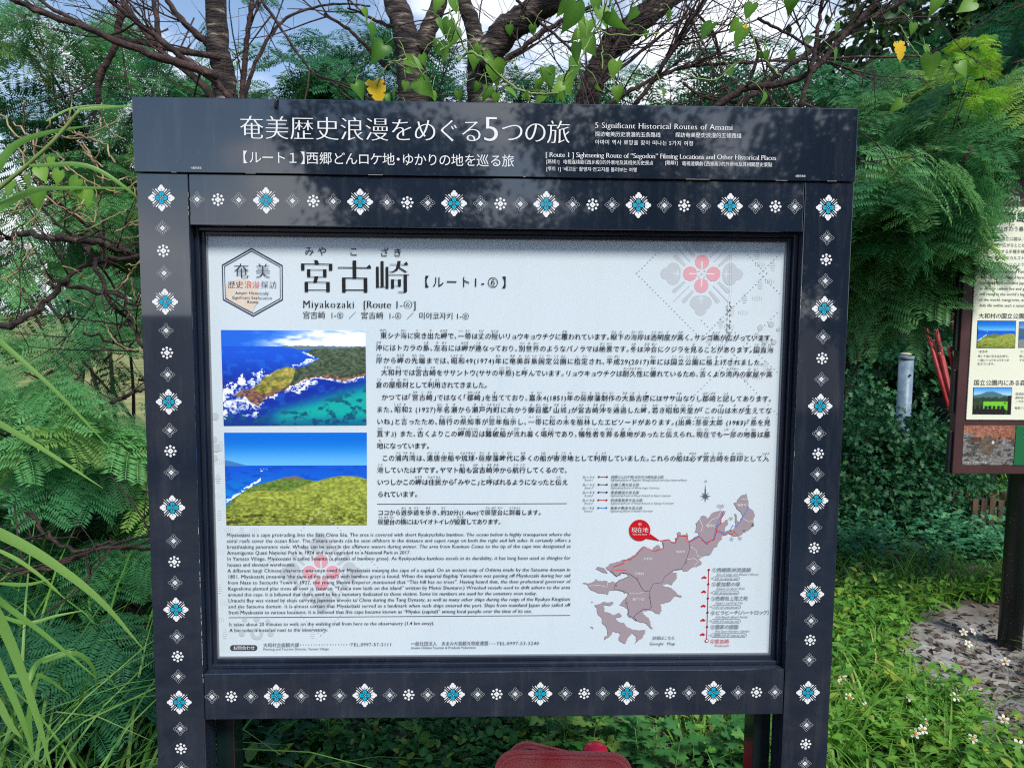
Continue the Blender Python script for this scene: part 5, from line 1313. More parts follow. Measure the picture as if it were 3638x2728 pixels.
leafy_tree('feathery_tree', 'feathery tree behind the middle trunks with dark drooping sprays', 'tree', GF, (.9, 6.5, 0),
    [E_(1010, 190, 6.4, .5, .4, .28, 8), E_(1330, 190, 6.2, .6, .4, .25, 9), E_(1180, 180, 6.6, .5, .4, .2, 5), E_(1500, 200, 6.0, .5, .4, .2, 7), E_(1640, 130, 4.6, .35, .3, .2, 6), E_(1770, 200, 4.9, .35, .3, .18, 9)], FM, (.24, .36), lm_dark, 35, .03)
leafy_tree('feathery_tree', 'large feathery tree drooping over the right end of the header', 'tree', GF, (1.5, 4.5, 0),
    [E_(1960, 310, 3.9, .45, .40, .22, 17), E_(1830, 230, 4.4, .45, .4, .18, 11), E_(1955, 370, 3.5, .28, .3, .16, 13), E_(1900, 500, 3.8, .34, .35, .22, 15), E_(2150, 150, 3.7, .30, .3, .13, 9), E_(1875, 590, 4.0, .20, .3, .12, 6), E_(2100, 320, 3.2, .05, .08, .03, 1), E_(1945, 470, 3.9, .2, .3, .10, 6)], FN, (.22, .33), lm_right, 36, .022, down=.55)
leafy_tree('feathery_tree', 'feathery tree in the upper right corner beyond the yellow leaf', 'tree', GF, (3.9, 5.6, 0),
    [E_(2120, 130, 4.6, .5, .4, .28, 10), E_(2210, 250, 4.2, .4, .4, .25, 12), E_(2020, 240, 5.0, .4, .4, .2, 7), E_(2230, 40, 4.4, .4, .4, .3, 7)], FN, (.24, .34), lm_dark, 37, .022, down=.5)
leafy_tree('feathery_tree', 'yellow green young feathery sapling at the upper right', 'tree', GF, (1.45, 4.0, 0),
    [E_(2075, 130, 3.3, .03, .05, .03, 1), E_(2112, 104, 3.35, .03, .05, .03, 2), E_(2125, 165, 3.3, .03, .05, .03, 2), E_(2090, 205, 3.3, .03, .05, .03, 2)], FN, (.07, .11), lm_young, 38, .005, down=0.0)

# broadleaf shrubs and trees making the dark background
def leaf_cloud(ells, tpl, lr, n_per, seed, tint=(0, .95)):
    r = np.random.default_rng(seed); T, D, S, t = [], [], [], []
    for c, rad, n in ells:
        k = max(6, n // 26)
        cc = r.normal(size=(k, 3)); cc = cc/np.linalg.norm(cc, axis=1)[:, None]*r.uniform(.35, 1.0, (k, 1))**.6*rad + c
        w = r.integers(0, k, n); sh = r.normal(0, 1, (n, 3))*np.asarray(rad)*.20
        p = cc[w] + sh; T.append(p); D.append(norm(norm(p - c)*.8 + r.normal(0, .6, (n, 3)) + [0, 0, -.25])); S.append(r.uniform(*lr, n))
        bt = r.uniform(*tint, k)[w]; t.append(np.clip(bt + r.normal(0, .15, n), 0, .96))
    T, D, S, t = np.vstack(T), np.vstack(D), np.concatenate(S), np.concatenate(t)
    return stack([tpl], np.zeros(len(T), int), basis(D, None, r.normal(0, .6, len(T))), T, S, t)
def shrub_proto(name, label, cat, group, ells, tpl, lr, lm, seed, bark=m_twig, stems=5):
    t_ = empty(name, (0, 0, 0), 0, label, cat, group)
    V, F, tt = leaf_cloud([(np.asarray(c, float), np.asarray(rd, float), n) for c, rd, n in ells], tpl, lr, 0, seed)
    link('foliage', npmesh('foliage', V, F, tt), t_, lm)
    mb = MB(); r = np.random.default_rng(seed)
    for c, rd, n in ells:
        mb.tube(smooth_path([(0, 0, -.05), np.asarray(c)*[.4, .4, .5] + r.normal(0, .05, 3), np.asarray(c)], 4), np.linspace(.03, .012, 9) if name != 'weed' else .004, 6)
    mb.build('stems', bark, t_, True)
    return t_
def dup(root, loc, rz, sc=1.0, label=None, first=[None]):
    r_ = root.copy(); C.objects.link(r_); r_.location = tuple(float(v) for v in loc); r_.rotation_euler = (0, 0, rz); r_.scale = (sc,)*3
    if label: r_['label'] = label
    for ch in list(root.children):
        c_ = ch.copy(); C.objects.link(c_); c_.parent = r_
    return r_
def place(root, i, loc, rz, sc, label):
    if i == 0:
        root.location = tuple(float(v) for v in loc); root.rotation_euler = (0, 0, rz); root.scale = (sc,)*3; root['label'] = label; return root
    return dup(root, loc, rz, sc, label)
GS = 'dark green shrubs in the background'
shA = shrub_proto('shrub', '', 'shrub', GS, [((0, 0, .75), (.75, .7, .6), 2400), ((.35, -.2, 1.25), (.5, .5, .4), 1300), ((-.45, .1, 1.05), (.45, .45, .4), 1000)], ovate, (.06, .11), lm_shrub, 41)
shB = shrub_proto('shrub', '', 'shrub', GS, [((0, 0, .6), (.8, .7, .5), 2600), ((-.3, 0, 1.1), (.5, .5, .4), 1400)], mug, (.07, .12), lm_shrub, 42)
SH = [(shA, 1900, 8.2, 1.2, 'dark shrub behind the grey pipe post'), (shA, 2030, 8.7, 1.4, 'dark leafy shrub behind the red sticks'), (shB, 1800, 7.3, .75, 'low shrub next to the right frame of the sign'), (shB, 1985, 8.0, .8, 'low shrub between the pipe post and the stick bin'),
      (shA, 2160, 8.0, 1.3, 'large shrub behind the cream park board'), (shA, 1800, 8.4, 1.3, 'tall dark shrub behind the right frame of the sign'), (shB, 1890, 5.8, .60, 'low weed shrub hiding the foot of the grey pipe post'), (shB, 2010, 5.9, .58, 'low weed shrub in front of the dark bin'), (shB, 2280, 7.2, 1.1, 'shrub beyond the right end of the park board'),
      (shB, 120, 4.4, .55, 'shaded shrub low at the left behind the tall grass'), (shA, 285, 4.4, .42, 'shaded shrub against the left post of the sign'), (shB, 330, 4.0, .55, 'small shaded shrub just behind the left post'), (shA, -60, 4.8, .55, 'shaded shrub at the left edge behind the grass'),
      (shA, 700, 6.5, .9, 'shrub hidden behind the left half of the panel'), (shB, 1300, 6.0, .9, 'shrub hidden behind the right half of the panel')]
cnt = {}
for k, (pr_, px, Y, sc, lab) in enumerate(SH):
    i = cnt.get(pr_.name, 0); cnt[pr_.name] = i + 1
    x = P(px, 900, Y)[0]; place(pr_, i, gnd(x, Y) - [0, 0, .03], rt_.uniform(0, 6.28), sc, lab)

GT = 'broadleaf trees in the background'
trA = shrub_proto('broadleaf_tree', '', 'tree', GT, [((0, 0, 2.6), (1.0, .9, .8), 2800), ((.6, .2, 3.3), (.7, .7, .6), 1800), ((-.6, 0, 3.2), (.7, .7, .55), 1700), ((0, 0, 1.7), (.7, .7, .6), 1200)], ovate2, (.07, .12), lm_back, 43, m_bark)
TR = [(2110, 9.0, 1.55, 'tall dark broadleaf tree at the upper right corner'), (2290, 8.6, 1.5, 'broadleaf tree behind the feathery leaves at the right'), (1880, 10.5, .78, 'broadleaf tree beyond the right end of the header'),
      (700, 11.0, .66, 'broadleaf tree far behind the header left of the forked trunk')]
for i, (px, Y, sc, lab) in enumerate(TR): place(trA, i, gnd(P(px, 700, Y)[0], Y), rt_.uniform(0, 6.28), sc, lab)
for i, (x, y, sc, lab) in enumerate([(-6.5, -9.5, .70, 'dark tree behind the viewer mirrored at the left of the header'), (-1.0, -8.2, 1.22, 'dark tree behind the viewer mirrored in the middle of the header'),
      (2.4, -8.5, 1.30, 'dark tree behind the viewer mirrored right of the header title'), (5.6, -7.6, 1.9, 'dark tree behind the viewer mirrored at the right end of the header'), (9.5, -9, 1.6, 'dark tree behind the viewer beyond the right end of the header'), (-10.0, -10, 1.0, 'dark tree behind the viewer beyond the left end of the header')]):
    dup(trA, gnd(x, y), rt_.uniform(0, 6.28), sc, lab)['group'] = 'trees behind the viewer seen as reflections'
for k in range(7):
    dup(trA, gnd(-1.6 + 1.7*k, -10.2), rt_.uniform(0, 6.28), 1.0 + .12*rt_.uniform(-1, 1), 'tree in the dark row behind the viewer, mirrored along the top rail')['group'] = 'trees behind the viewer seen as reflections'

# leafy bare-stemmed undergrowth sticks at the left
def stick_shrub(label, pts_list, seed, Y):
    c = gnd(P(200, 900, Y)[0], Y); t_ = empty('dead_branches', c, 0, label, 'branches', 'fallen branches at the left')
    mb = MB(); r = np.random.default_rng(seed)
    for pts, a, b_ in pts_list:
        q = smooth_path([P(x, y, Y + r.normal(0, .1)) - c for x, y in pts], 6, .006); mb.tube(q, np.linspace(a, b_, len(q)), 7, wob=.06)
        for k in range(5):
            i = r.integers(1, len(q)); twigs(mb, q[i], norm(q[i] - q[i-1] + r.normal(0, .6, 3)), r.uniform(.15, .4), .004, 1, r)
    mb.build('branches', m_twig, t_, True)
stick_shrub('dark crooked branch slanting up through the left foliage', [([(-20, 712), (40, 695), (95, 655), (150, 595), (215, 566), (300, 552)], .012, .008), ([(130, 610), (240, 640), (310, 655)], .009, .005)], 5, 2.9)
stick_shrub('brown dead branches lying across the left foliage below the header', [([(-10, 520), (60, 505), (130, 515), (220, 530), (300, 560)], .012, .014), ([(80, 410), (150, 455), (220, 510), (290, 548)], .009, .006), ([(60, 430), (140, 500), (250, 620), (280, 700)], .006, .004), ([(190, 520), (230, 640), (275, 690), (312, 752)], .009, .008), ([(180, 720), (260, 745), (300, 760)], .006, .004), ([(240, 870), (275, 855), (320, 838)], .008, .006)], 6, 3.0)
stick_shrub('thin reddish twigs low at the left above the dark leaves', [([(60, 1106), (100, 1150), (150, 1182), (240, 1186), (326, 1186)], .007, .005), ([(0, 1226), (90, 1232), (170, 1200), (240, 1172), (326, 1156)], .006, .004)], 7, 2.4)

# ------------------------------------------------------------------ the vine with heart-shaped leaves on top of the header
zz = lambda x, y: (737.5 + x*.3335, y*.3335)
z3 = lambda x, y: (1475 + x*.3335, y*.3335)
vine = empty('vine', (0, 2.0, 0), 0, 'climbing vine with light green heart-shaped leaves draped along the top of the header', 'vine')
VL = [(620,30,90,.5),(735,40,85,.5),(1490,110,200,.15),(1545,90,115,.6),(1700,110,120,.5),(1780,150,150,.1),(1580,190,130,.6),(1610,300,130,.6),(2120,115,70,.5),(690,190,110,.15),(720,240,120,.3),(640,320,90,.1),(660,370,90,.5),(450,400,80,.6),(530,390,70,.4),(860,390,100,.5),(960,380,90,.4),(1005,480,150,.6),(1340,500,115,.35),(1460,550,125,.7),(1400,570,80,.9),(1765,450,105,.8),(1790,610,90,.6),(1500,440,180,.2),(540,570,140,.4),(120,590,105,.15),(340,600,75,.2),(415,560,60,.3),(940,610,90,.2),(1110,600,90,.6),(1200,630,60,.8),(1280,640,90,.6),(1420,620,90,.6),(600,625,60,.6),(1520,350,120,.15),(240,340,140,.05),(200,200,95,.1),(1240,200,60,.3),(760,620,60,.5),(1000,640,60,.7),(300,640,60,.3),(880,330,70,.5),(1090,200,60,.2),(1880,100,90,.2),(1650,20,110,.4)]
VL3 = [(150,200,120,.15),(370,240,130,.4),(430,70,100,.3),(545,355,60,.4),(700,370,60,.5),(1600,430,140,.5),(1590,340,85,.5),(1700,440,80,.8),(1380,690,90,.4),(1840,40,115,.7),(1640,20,130,.5),(525,640,90,.3),(990,370,90,.2),(700,20,120,.2),(1000,190,70,.3),(1490,190,70,.3)]
rv = np.random.default_rng(8)
TT, DD, UU, SS, ti = [], [], [], [], []
for lst, zf in ((VL, zz), (VL3, z3)):
    for x, y, s_, tn in lst:
        px, py = zf(x, y); Y = rv.uniform(1.74, 2.1) if y > 250 else rv.uniform(1.9, 2.5)
        if zf is z3 and x > 1300: Y = rv.uniform(2.4, 2.8)
        ln = s_*.3335/1628*Y*1.02
        d = norm(np.array([rv.normal(0, .45), rv.normal(-.1, .25), -1.0 + rv.normal(0, .25)]))
        if s_ in (115, 80, 90) and rv.uniform() < .4: d = norm(np.array([rv.choice([-1, 1]), rv.normal(0, .3), -.6]))
        nrm = norm(np.array([rv.normal(0, .75), -1.0, rv.normal(.5, .5)]))
        TT.append(P(px, py, Y) - d*ln*.45); DD.append(d); UU.append(nrm); SS.append(ln); ti.append(tn)
for k in range(0, len(TT), 2):
    o = rv.normal(0, 1, 3)*[.06, .05, .045]; TT.append(TT[k] + o + [0, .05, 0]); DD.append(norm(DD[k] + rv.normal(0, .4, 3))); UU.append(norm(UU[k] + rv.normal(0, .3, 3))); SS.append(SS[k]*rv.uniform(.5, .85)); ti.append(rv.uniform(.05, .6))
TT, DD, UU, SS, ti = map(np.array, (TT, DD, UU, SS, ti))
TT0 = TT - [0, 2.0, 0]
V, F, tt = stack([heart, heart2], rv.integers(0, 2, len(TT)), basis(DD, UU), TT0, SS, np.clip(ti, 0, .96))
link('leaves', npmesh('leaves', V, F, tt, smooth=True), vine, lm_vine)
for nm, x, y, zf, sz, Y in (('a', 235, 600, zz, 150, 1.8), ('b', 1410, 340, z3, 120, 2.3), ('c', 405, 195, z3, 60, 2.2)):
    px, py = zf(x, y); d = norm(np.array([.35, -.1, -1])); ln = sz*.3335/1628*Y
    V, F, tt = stack([tpl_outline([(0,.02),(-.1,.2),(.05,.42),(.16,.40),(.2,.28),(.3,.42),(.5,.36),(.56,.22),(.62,.30),(.8,.15),(.84,.05),(1,.004)], .2, .25, [0,.03,.08,.16,.22,.32,.42,.52,.62,.78,.86,1.0])], np.zeros(1, int), basis(d[None], np.array([[.3, -1, .3]])), (P(px, py, Y) - d*ln*.5 - [0, 2.0, 0])[None], np.array([ln]), np.array([.45]))
    tag(link('yellow_leaf', npmesh('yellow_leaf', V, F, tt), vine, lm_yellow), 'yellowed ragged leaf on the vine')
mb = MB()
for pts, Y, r_ in (([(750,400),(790,360),(850,345),(910,380),(970,440),(1080,540),(1160,585),(1250,608),(1400,605)],1.78,.0028), ([(230,560),(260,490),(300,430),(360,395),(430,385)],1.8,.0018), ([(700,60),(740,180),(800,320),(850,345)],2.0,.0025), ([(1400,605),(1440,520),(1480,440),(1530,430)],1.85,.002), ([(1660,180),(1720,220),(1900,232),(2060,215)],2.1,.002), ([(1690,450),(1690,330),(1670,230),(1640,150),(1600,20)],2.1,.002), ([(880,640),(960,560),(1040,480)],1.8,.0016), ([(1530,430),(1570,330),(1620,240),(1680,150),(1720,0)],1.95,.002), ([(450,400),(520,470),(540,520)],1.8,.0014), ([(640,330),(700,280),(730,200),(760,100),(740,0)],1.9,.0018)):
    q = smooth_path([P(*zz(x, y), Y + rv.normal(0, .02)) - [0, 2.0, 0] for x, y in pts], 6, .0012); mb.tube(q, r_, 6)
for pts, Y, r_ in (([(-20,470),(200,520),(360,400),(480,330),(560,420),(640,500)],2.1,.002), ([(1400,160),(1440,230),(1480,300),(1560,380),(1700,440)],2.55,.002), ([(480,330),(440,200),(430,90)],2.2,.0018)):
    q = smooth_path([P(*z3(x, y), Y) - [0, 2.0, 0] for x, y in pts], 6, .0015); mb.tube(q, r_, 6)
for k in range(len(TT)):          # leaf stalks
    a = TT0[k]; b_ = a + np.array([rv.normal(0, .03), .03, rv.uniform(.02, .06)]); mb.tube([a, (a+b_)/2 + [0, 0, .008], b_], .0011, 4)
mb.build('stem', m_stem, vine, True)
# a second vine low in the left foliage
vine2 = empty('vine', (-1.1, 2.4, 0), 0, 'few pale heart-shaped vine leaves among dead stems at the left edge', 'vine')
TT, DD, UU, SS, ti = [], [], [], [], []
for x, y, s_, tn in ((20, 405, 34, .8), (90, 375, 30, .9), (125, 382, 28, .8), (160, 398, 30, .5), (170, 412, 26, .7), (80, 425, 40, .3), (188, 425, 30, .8), (60, 390, 24, .6), (110, 350, 20, .9), (190, 440, 18, .6)):
    Y = 2.3 + rv.uniform(0, .3); ln = s_*1.15/1628*Y; d = norm(np.array([rv.normal(.3, .5), -.2, -.7])); TT.append(P(x, y, Y) - d*ln*.4 - [-1.1, 2.4, 0]); DD.append(d); UU.append(norm(np.array([rv.normal(0, .4), -1, .6]))); SS.append(ln); ti.append(tn)
V, F, tt = stack([heart], np.zeros(len(TT), int), basis(np.array(DD), np.array(UU)), np.array(TT), np.array(SS), np.array(ti)*.95)
link('leaves', npmesh('leaves', V, F, tt, smooth=True), vine2, lm_vine)
mb = MB()
for pts in ([(40, 260), (70, 330), (85, 400), (120, 440), (180, 470)], [(100, 250), (95, 320), (110, 380), (170, 430)], [(130, 230), (170, 280), (210, 320), (245, 350)], [(20, 300), (60, 350), (90, 420), (60, 480)], [(75, 290), (70, 380), (30, 450)], [(0, 250), (50, 300), (110, 330), (150, 360)], [(60, 230), (40, 300), (55, 360), (80, 440)]):
    mb.tube(smooth_path([P(x + rv.normal(0, 6), y + rv.normal(0, 6), 2.5 + rv.uniform(-.1, .2)) - [-1.1, 2.4, 0] for x, y in pts], 6, .004), .003, 5)
for k in range(46):
    x, y = rv.uniform(-10, 290), rv.uniform(215, 700); a_ = rv.uniform(-.9, 2.2); l_ = rv.uniform(50, 150); Y = rv.uniform(2.5, 3.1); b_ = rv.uniform(-.9, .9)
    pts = [P(x + l_*t*math.cos(a_ + b_*t), y + l_*t*math.sin(a_ + b_*t), Y + rv.normal(0, .03)) - [-1.1, 2.4, 0] for t in np.linspace(0, 1, 5)]
    mb.tube(smooth_path(pts, 4, .002), rv.uniform(.0014, .0032), 5)
mb.build('stem', m_dry, vine2, True)

# ------------------------------------------------------------------ broad grass at the left, beside the sign
def blade_pts(mb_list, pts, w, Y, dY=0.0, tint=.5, base=(0, 0, 0)):
    """a broad blade along picture points, with a folded midrib"""
    q = smooth_path([P(x, y, Y + dY*k/max(1, len(pts)-1)) for k, (x, y) in enumerate(pts)], 7) - np.asarray(base); n = len(q)
    t = norm(np.gradient(q, axis=0)); view = norm(q + np.asarray(base) - [0, 0, CAM_H]); s_ = norm(np.cross(t, view) + np.array([0, .35, .25])*.6)
    f = np.linspace(0, 1, n); ww = w/1628*Y/2 * np.minimum(1, .55 + 2*f) * (1 - f**2.6)[:] + .0006
    nn = norm(np.cross(s_, t))
    V = np.concatenate([q - s_*ww[:, None] + nn*ww[:, None]*.35, q, q + s_*ww[:, None] + nn*ww[:, None]*.35]); F = []
    for i in range(n-1): F += [(i, n+i, n+i+1, i+1), (n+i, 2*n+i, 2*n+i+1, n+i+1)]
    mb_list.append((V, np.array(F), np.full(3*n, tint)))
def merge(parts):
    Vs, Fs, ts, n = [], [], [], 0
    for V, F, t in parts: Vs.append(V); Fs.append(F + n); ts.append(t); n += len(V)
    return np.vstack(Vs), [np.vstack(Fs)], np.concatenate(ts)
def tuft(parts, c, n, h, w, r, spread=.08, lean=.5, bend=.5, tint=(0, 1)):
    for _ in range(n):
        a = r.uniform(0, 6.28); b0 = np.asarray(c) + [r.normal(0, spread), r.normal(0, spread), 0]; L_ = h*r.uniform(.55, 1.1)
        d = np.array([math.cos(a), math.sin(a), 0]); k = 7; f = np.linspace(0, 1, k)[:, None]
        ln_ = lean*r.uniform(.3, 1.2); bd = bend*r.uniform(.4, 1.3)
        q = b0 + d*L_*(ln_*f + bd*f**2.2*.6) + np.array([0, 0, 1])*L_*(f - bd*.55*f**2.4)
        s_ = np.array([-d[1], d[0], 0]); ww = (w*r.uniform(.7, 1.2)/2*np.minimum(1, .5 + 2*f)*(1 - f**2.4) + .0004)
        V = np.concatenate([q - s_*ww + [0, 0, 1]*ww*.4, q, q + s_*ww + [0, 0, 1]*ww*.4]); F = []
        for i in range(k-1): F += [(i, k+i, k+i+1, i+1), (k+i, 2*k+i, 2*k+i+1, k+i+1)]
        parts.append((V, np.array(F), np.full(3*k, np.clip(r.uniform(*tint), 0, .99))))
rg = np.random.default_rng(19)
GG = 'tall grass at the left'
def grass_clump(label, c, blades, tufts, name='tall_grass', lm=None):
    t_ = empty(name, c, 0, label, 'grass', GG); parts = []
    for pts, w, Y, dY, tn in blades: blade_pts(parts, pts, w, Y, dY, tn, c)
    for a in tufts:
        loc, n, h, w = a[:4]; tuft(parts, np.asarray(gnd(*loc)) - c, n, h, w, rg, *(a[4:] if len(a) > 4 else ()))
    V, F, t = merge(parts); link('blades', npmesh('blades', V, F, t, smooth=True), t_, lm or lm_reed); return t_
zl = lambda x, y: (x*.3335, 1106.6 + y*.3335)
g1 = grass_clump('broad pale grass with long blades arching toward the left post of the sign', gnd(-1.25, 1.75),
    [([(-70, 1128), (0, 1152), (100, 1207), (215, 1295), (313, 1405)], 24, 1.55, .25, .8), ([(-60, 690), (0, 737), (123, 847), (240, 970)], 11, 1.75, .1, .45), ([(-60, 880), (0, 915), (93, 970), (222, 1054)], 13, 1.6, .15, .7),
     ([(-40, 1255), (0, 1297), (100, 1373), (207, 1463)], 13, 1.7, .15, .4), ([(-30, 1285), (0, 1337), (37, 1423), (83, 1557), (116, 1680)], 22, 1.5, .1, .65), ([(-20, 1400), (0, 1443), (47, 1550), (75, 1640)], 17, 1.5, .05, .5),
     ([(-10, 1500), (20, 1560), (48, 1595)], 14, 1.5, .05, .85), ([(-20, 1180), (40, 1210), (95, 1250), (140, 1293)], 8, 1.8, .1, .9), ([(60, 1480), (75, 1440), (100, 1420), (160, 1400)], 12, 1.9, .1, .35),
     ([(70, 1640), (62, 1560), (75, 1480), (92, 1450)], 12, 1.9, 0, .4), ([(92, 1430), (160, 1410), (200, 1440), (210, 1490)], 10, 1.9, .1, .35), ([(0, 1330), (60, 1345), (120, 1330), (180, 1318)], 8, 2.0, .1, .5), ([(0, 1260), (60, 1262), (110, 1250)], 8, 2.0, .1, .5), ([(20, 1460), (90, 1460), (150, 1500)], 10, 1.9, .1, .4)],
    [((-1.32, 1.95), 40, 1.15, .012, .12, .35, .9), ((-1.15, 2.15), 26, .9, .010, .1, .45, .9), ((-1.55, 2.2), 44, 1.25, .011, .15, .35, .9), ((-1.35, 1.75), 26, .8, .012, .1, .5, .9), ((-1.25, 2.3), 24, 1.0, .009, .12, .6, .8)])
zt = lambda x, y: (x*.3335, y*.3335)
g2 = grass_clump('reed with a pale slanting stem and thin leaves crossing the left foliage', gnd(-1.3, 1.95),
    [([(-40, 420), (0, 353), (33, 313), (100, 287), (207, 270)], 16, 1.95, .05, .25), ([(63, 358), (187, 358), (277, 410), (300, 440)], 9, 1.9, .1, .45), ([(-30, 470), (0, 447), (67, 413), (130, 406), (300, 407)], 15, 1.95, .1, .4), ([(170, 237), (220, 233), (292, 229)], 7, 1.9, .05, .6), ([(100, 262), (150, 236), (210, 228), (284, 232)], 3, 1.95, .1, .7)], [])
mb = MB(); c_ = np.array(gnd(-1.3, 1.95)); q = smooth_path([P(-60, 455, 1.95) - c_, P(0, 405, 1.95) - c_, P(60, 356, 1.95) - c_, P(120, 300, 1.95) - c_, P(173, 237, 1.95) - c_], 6)
low_ = [np.array([-.05, 0, 0]), np.array([-.12, 0, .7])]
q2 = smooth_path([low_[0], low_[1], q[0]], 6); mb.tube(np.vstack([q2[:-1], q]), np.linspace(.007, .0042, len(q2) - 1 + len(q)), 8); mb.build('stalk', m_stem, g2, True)
g3 = grass_clump('shaded slender grass standing behind the broad blades at the left', gnd(-1.6, 2.7), [], [((-1.75, 2.6), 40, 1.2, .011, .2, .35, .7), ((-1.45, 2.75), 34, 1.05, .010, .18, .35, .7), ((-1.95, 3.0), 34, 1.4, .012, .2, .3, .6), ((-1.2, 2.5), 20, .6, .009, .14, .4, .8)], lm=lm_grass)

# ------------------------------------------------------------------ ground cover
def on_ground(n, r, poly, Ymax=None):
    """random ground points whose picture position falls inside a picture polygon (2212 px)"""
    xs = [p[0] for p in poly]; ys = [p[1] for p in poly]; o = []
    while len(o) < n:
        px, py = r.uniform(min(xs), max(xs), 4*n), r.uniform(min(ys), max(ys), 4*n)
        k = inpoly(px, py, poly)
        for a, b_ in zip(px[k], py[k]): o.append(G(a, b_))
    o = np.array(o[:n]); o[:, 2] = gz(o[:, 0], o[:, 1]); return o
def world_pts(n, r, x0, x1, y0, y1, dens=None):
    p = np.stack([r.uniform(x0, x1, n), r.uniform(y0, y1, n)], 1)
    if dens is not None: p = p[r.uniform(0, 1, n) < dens(p[:, 0], p[:, 1])]
    return np.column_stack([p, gz(p[:, 0], p[:, 1])])
def plant_cloud(pts, tpls, nl, hr, lr, r, tint=(0, .95), flat=.25, stem=True):
    """little plants: leaves spiralling up a short stem"""
    n = len(pts); D, T, S, t = [], [], [], []; sm = MB()
    for p in pts:
        h = r.uniform(*hr); k = r.integers(nl[0], nl[1]); a0 = r.uniform(0, 6.28); bt = r.uniform(*tint); ln = r.normal(0, .12, 2)
        for j in range(k):
            f = (j + .6)/k; a = a0 + j*2.399; T.append(p + [ln[0]*h*f, ln[1]*h*f, h*f]); D.append([math.cos(a), math.sin(a), flat + .8*f*f - .2]); S.append(r.uniform(*lr)*(1.15 - .5*f)); t.append(np.clip(bt + .25*(f - .5) + r.normal(0, .12), 0, .98))
        if stem: sm.tube([p - [0, 0, .02], p + [ln[0]*h, ln[1]*h, h]], [.0022, .001], 4, cap=False)
    D, T, S, t = norm(np.array(D)), np.array(T), np.array(S), np.array(t)
    out_ = stack(tpls, r.integers(0, len(tpls), len(D)), basis(D, None, r.normal(0, .3, len(D))), T, S, t)
    return out_, sm
def stuff(name, label, cat, data, lm, sm=None):
    V, F, tt = data
    o = link(name, npmesh(name, V, F, tt), None, lm); tag(o, label, cat, kind='stuff')
    return o
r9 = np.random.default_rng(91)
# mugwort carpet on the right
dens = lambda x, y: np.clip((fbm(x*1.3, y*1.3, 3, 5) - .25)*3, .15, 1)
pc = world_pts(3600, r9, .9, 4.2, 4.35, 8.6, dens)
pc = pc[(pc[:, 1] > 4.35 + .5*vnoise(pc[:, 0]*2, pc[:, 0]*0, 3))]
d_, sm = plant_cloud(pc, [mug, mug, ovate], (6, 10), (.10, .26), (.06, .11), r9, (0, .9))
stuff('leafy_ground_cover', 'blue green carpet of lobed leaves on the bank at the right', 'ground cover', d_, lm_carpet)
# weeds under and behind the sign
pc = np.vstack([on_ground(520, r9, [(480, 1530), (1200, 1530), (1200, 1700), (480, 1700)]), world_pts(500, r9, -.9, .75, 1.9, 4.0, lambda x, y: np.clip((fbm(x*2.2, y*2.2, 3, 8) - .33)*4, 0, 1))])
d_, sm = plant_cloud(pc, [round_, ovate, small], (5, 9), (.05, .13), (.028, .052), r9, (0, .95))
stuff('small_weeds', 'small round leaved weeds on the dark soil below the sign', 'weeds', d_, lm_clover)
# grass and herbs at the right of the sign
path_poly = [(1925, 1395), (2000, 1325), (2110, 1300), (2260, 1310), (2290, 1670), (2190, 1650), (2090, 1545), (1990, 1475)]
def notpath(p):
    px = []
    for q in p:
        v = q - np.array([0, 0, CAM_H]); f = v[1]*cP - v[2]*sP; x = v[0]/f*FPX; y = -(v[1]*sP + v[2]*cP)/f*FPX
        px.append(((1819 + cR*x - sR*y)/K, (1364 + sR*x + cR*y)/K))
    px = np.array(px); return ~inpoly(px[:, 0], px[:, 1], path_poly), px
pg = world_pts(3000, r9, .55, 3.2, 2.2, 4.9, lambda x, y: np.clip((fbm(x*1.7, y*1.7, 3, 15) - .25)*3.2, .2, 1)); ok, _ = notpath(pg); pg = pg[ok]
parts = []
for p in pg: tuft(parts, p, r9.integers(3, 6), r9.uniform(.10, .24), .0085, r9, .025, .6, .7, (.15, 1))
V, F, t_ = merge(parts); stuff('short_grass', 'bright green short grass right of the sign', 'grass', (V, F, t_), lm_grass)
pg = world_pts(80, r9, .75, 2.4, 2.4, 4.9); ok, _ = notpath(pg); pg = pg[ok]; parts = []
for p in pg: tuft(parts, p, r9.integers(5, 10), r9.uniform(.20, .38), .010, r9, .03, .45, .8, (.3, 1))
V, F, t_ = merge(parts); stuff('long_grass', 'taller pale grass blades rising from the herbs right of the sign', 'grass', (V, F, t_), lm_grass)
ph = world_pts(2000, r9, .6, 3.1, 2.15, 4.4, lambda x, y: np.clip((fbm(x*1.5, y*1.5, 3, 25) - .3)*3.5, .05, 1)); ok, _ = notpath(ph); ph = ph[ok]
d_, sm = plant_cloud(ph, [ovate, ovate2, mug, ovate], (5, 9), (.07, .22), (.045, .085), r9, (.1, .95))
stuff('broad_leaved_herbs', 'bright broad leaved herbs among the grass right of the sign', 'herbs', d_, lm_herb)
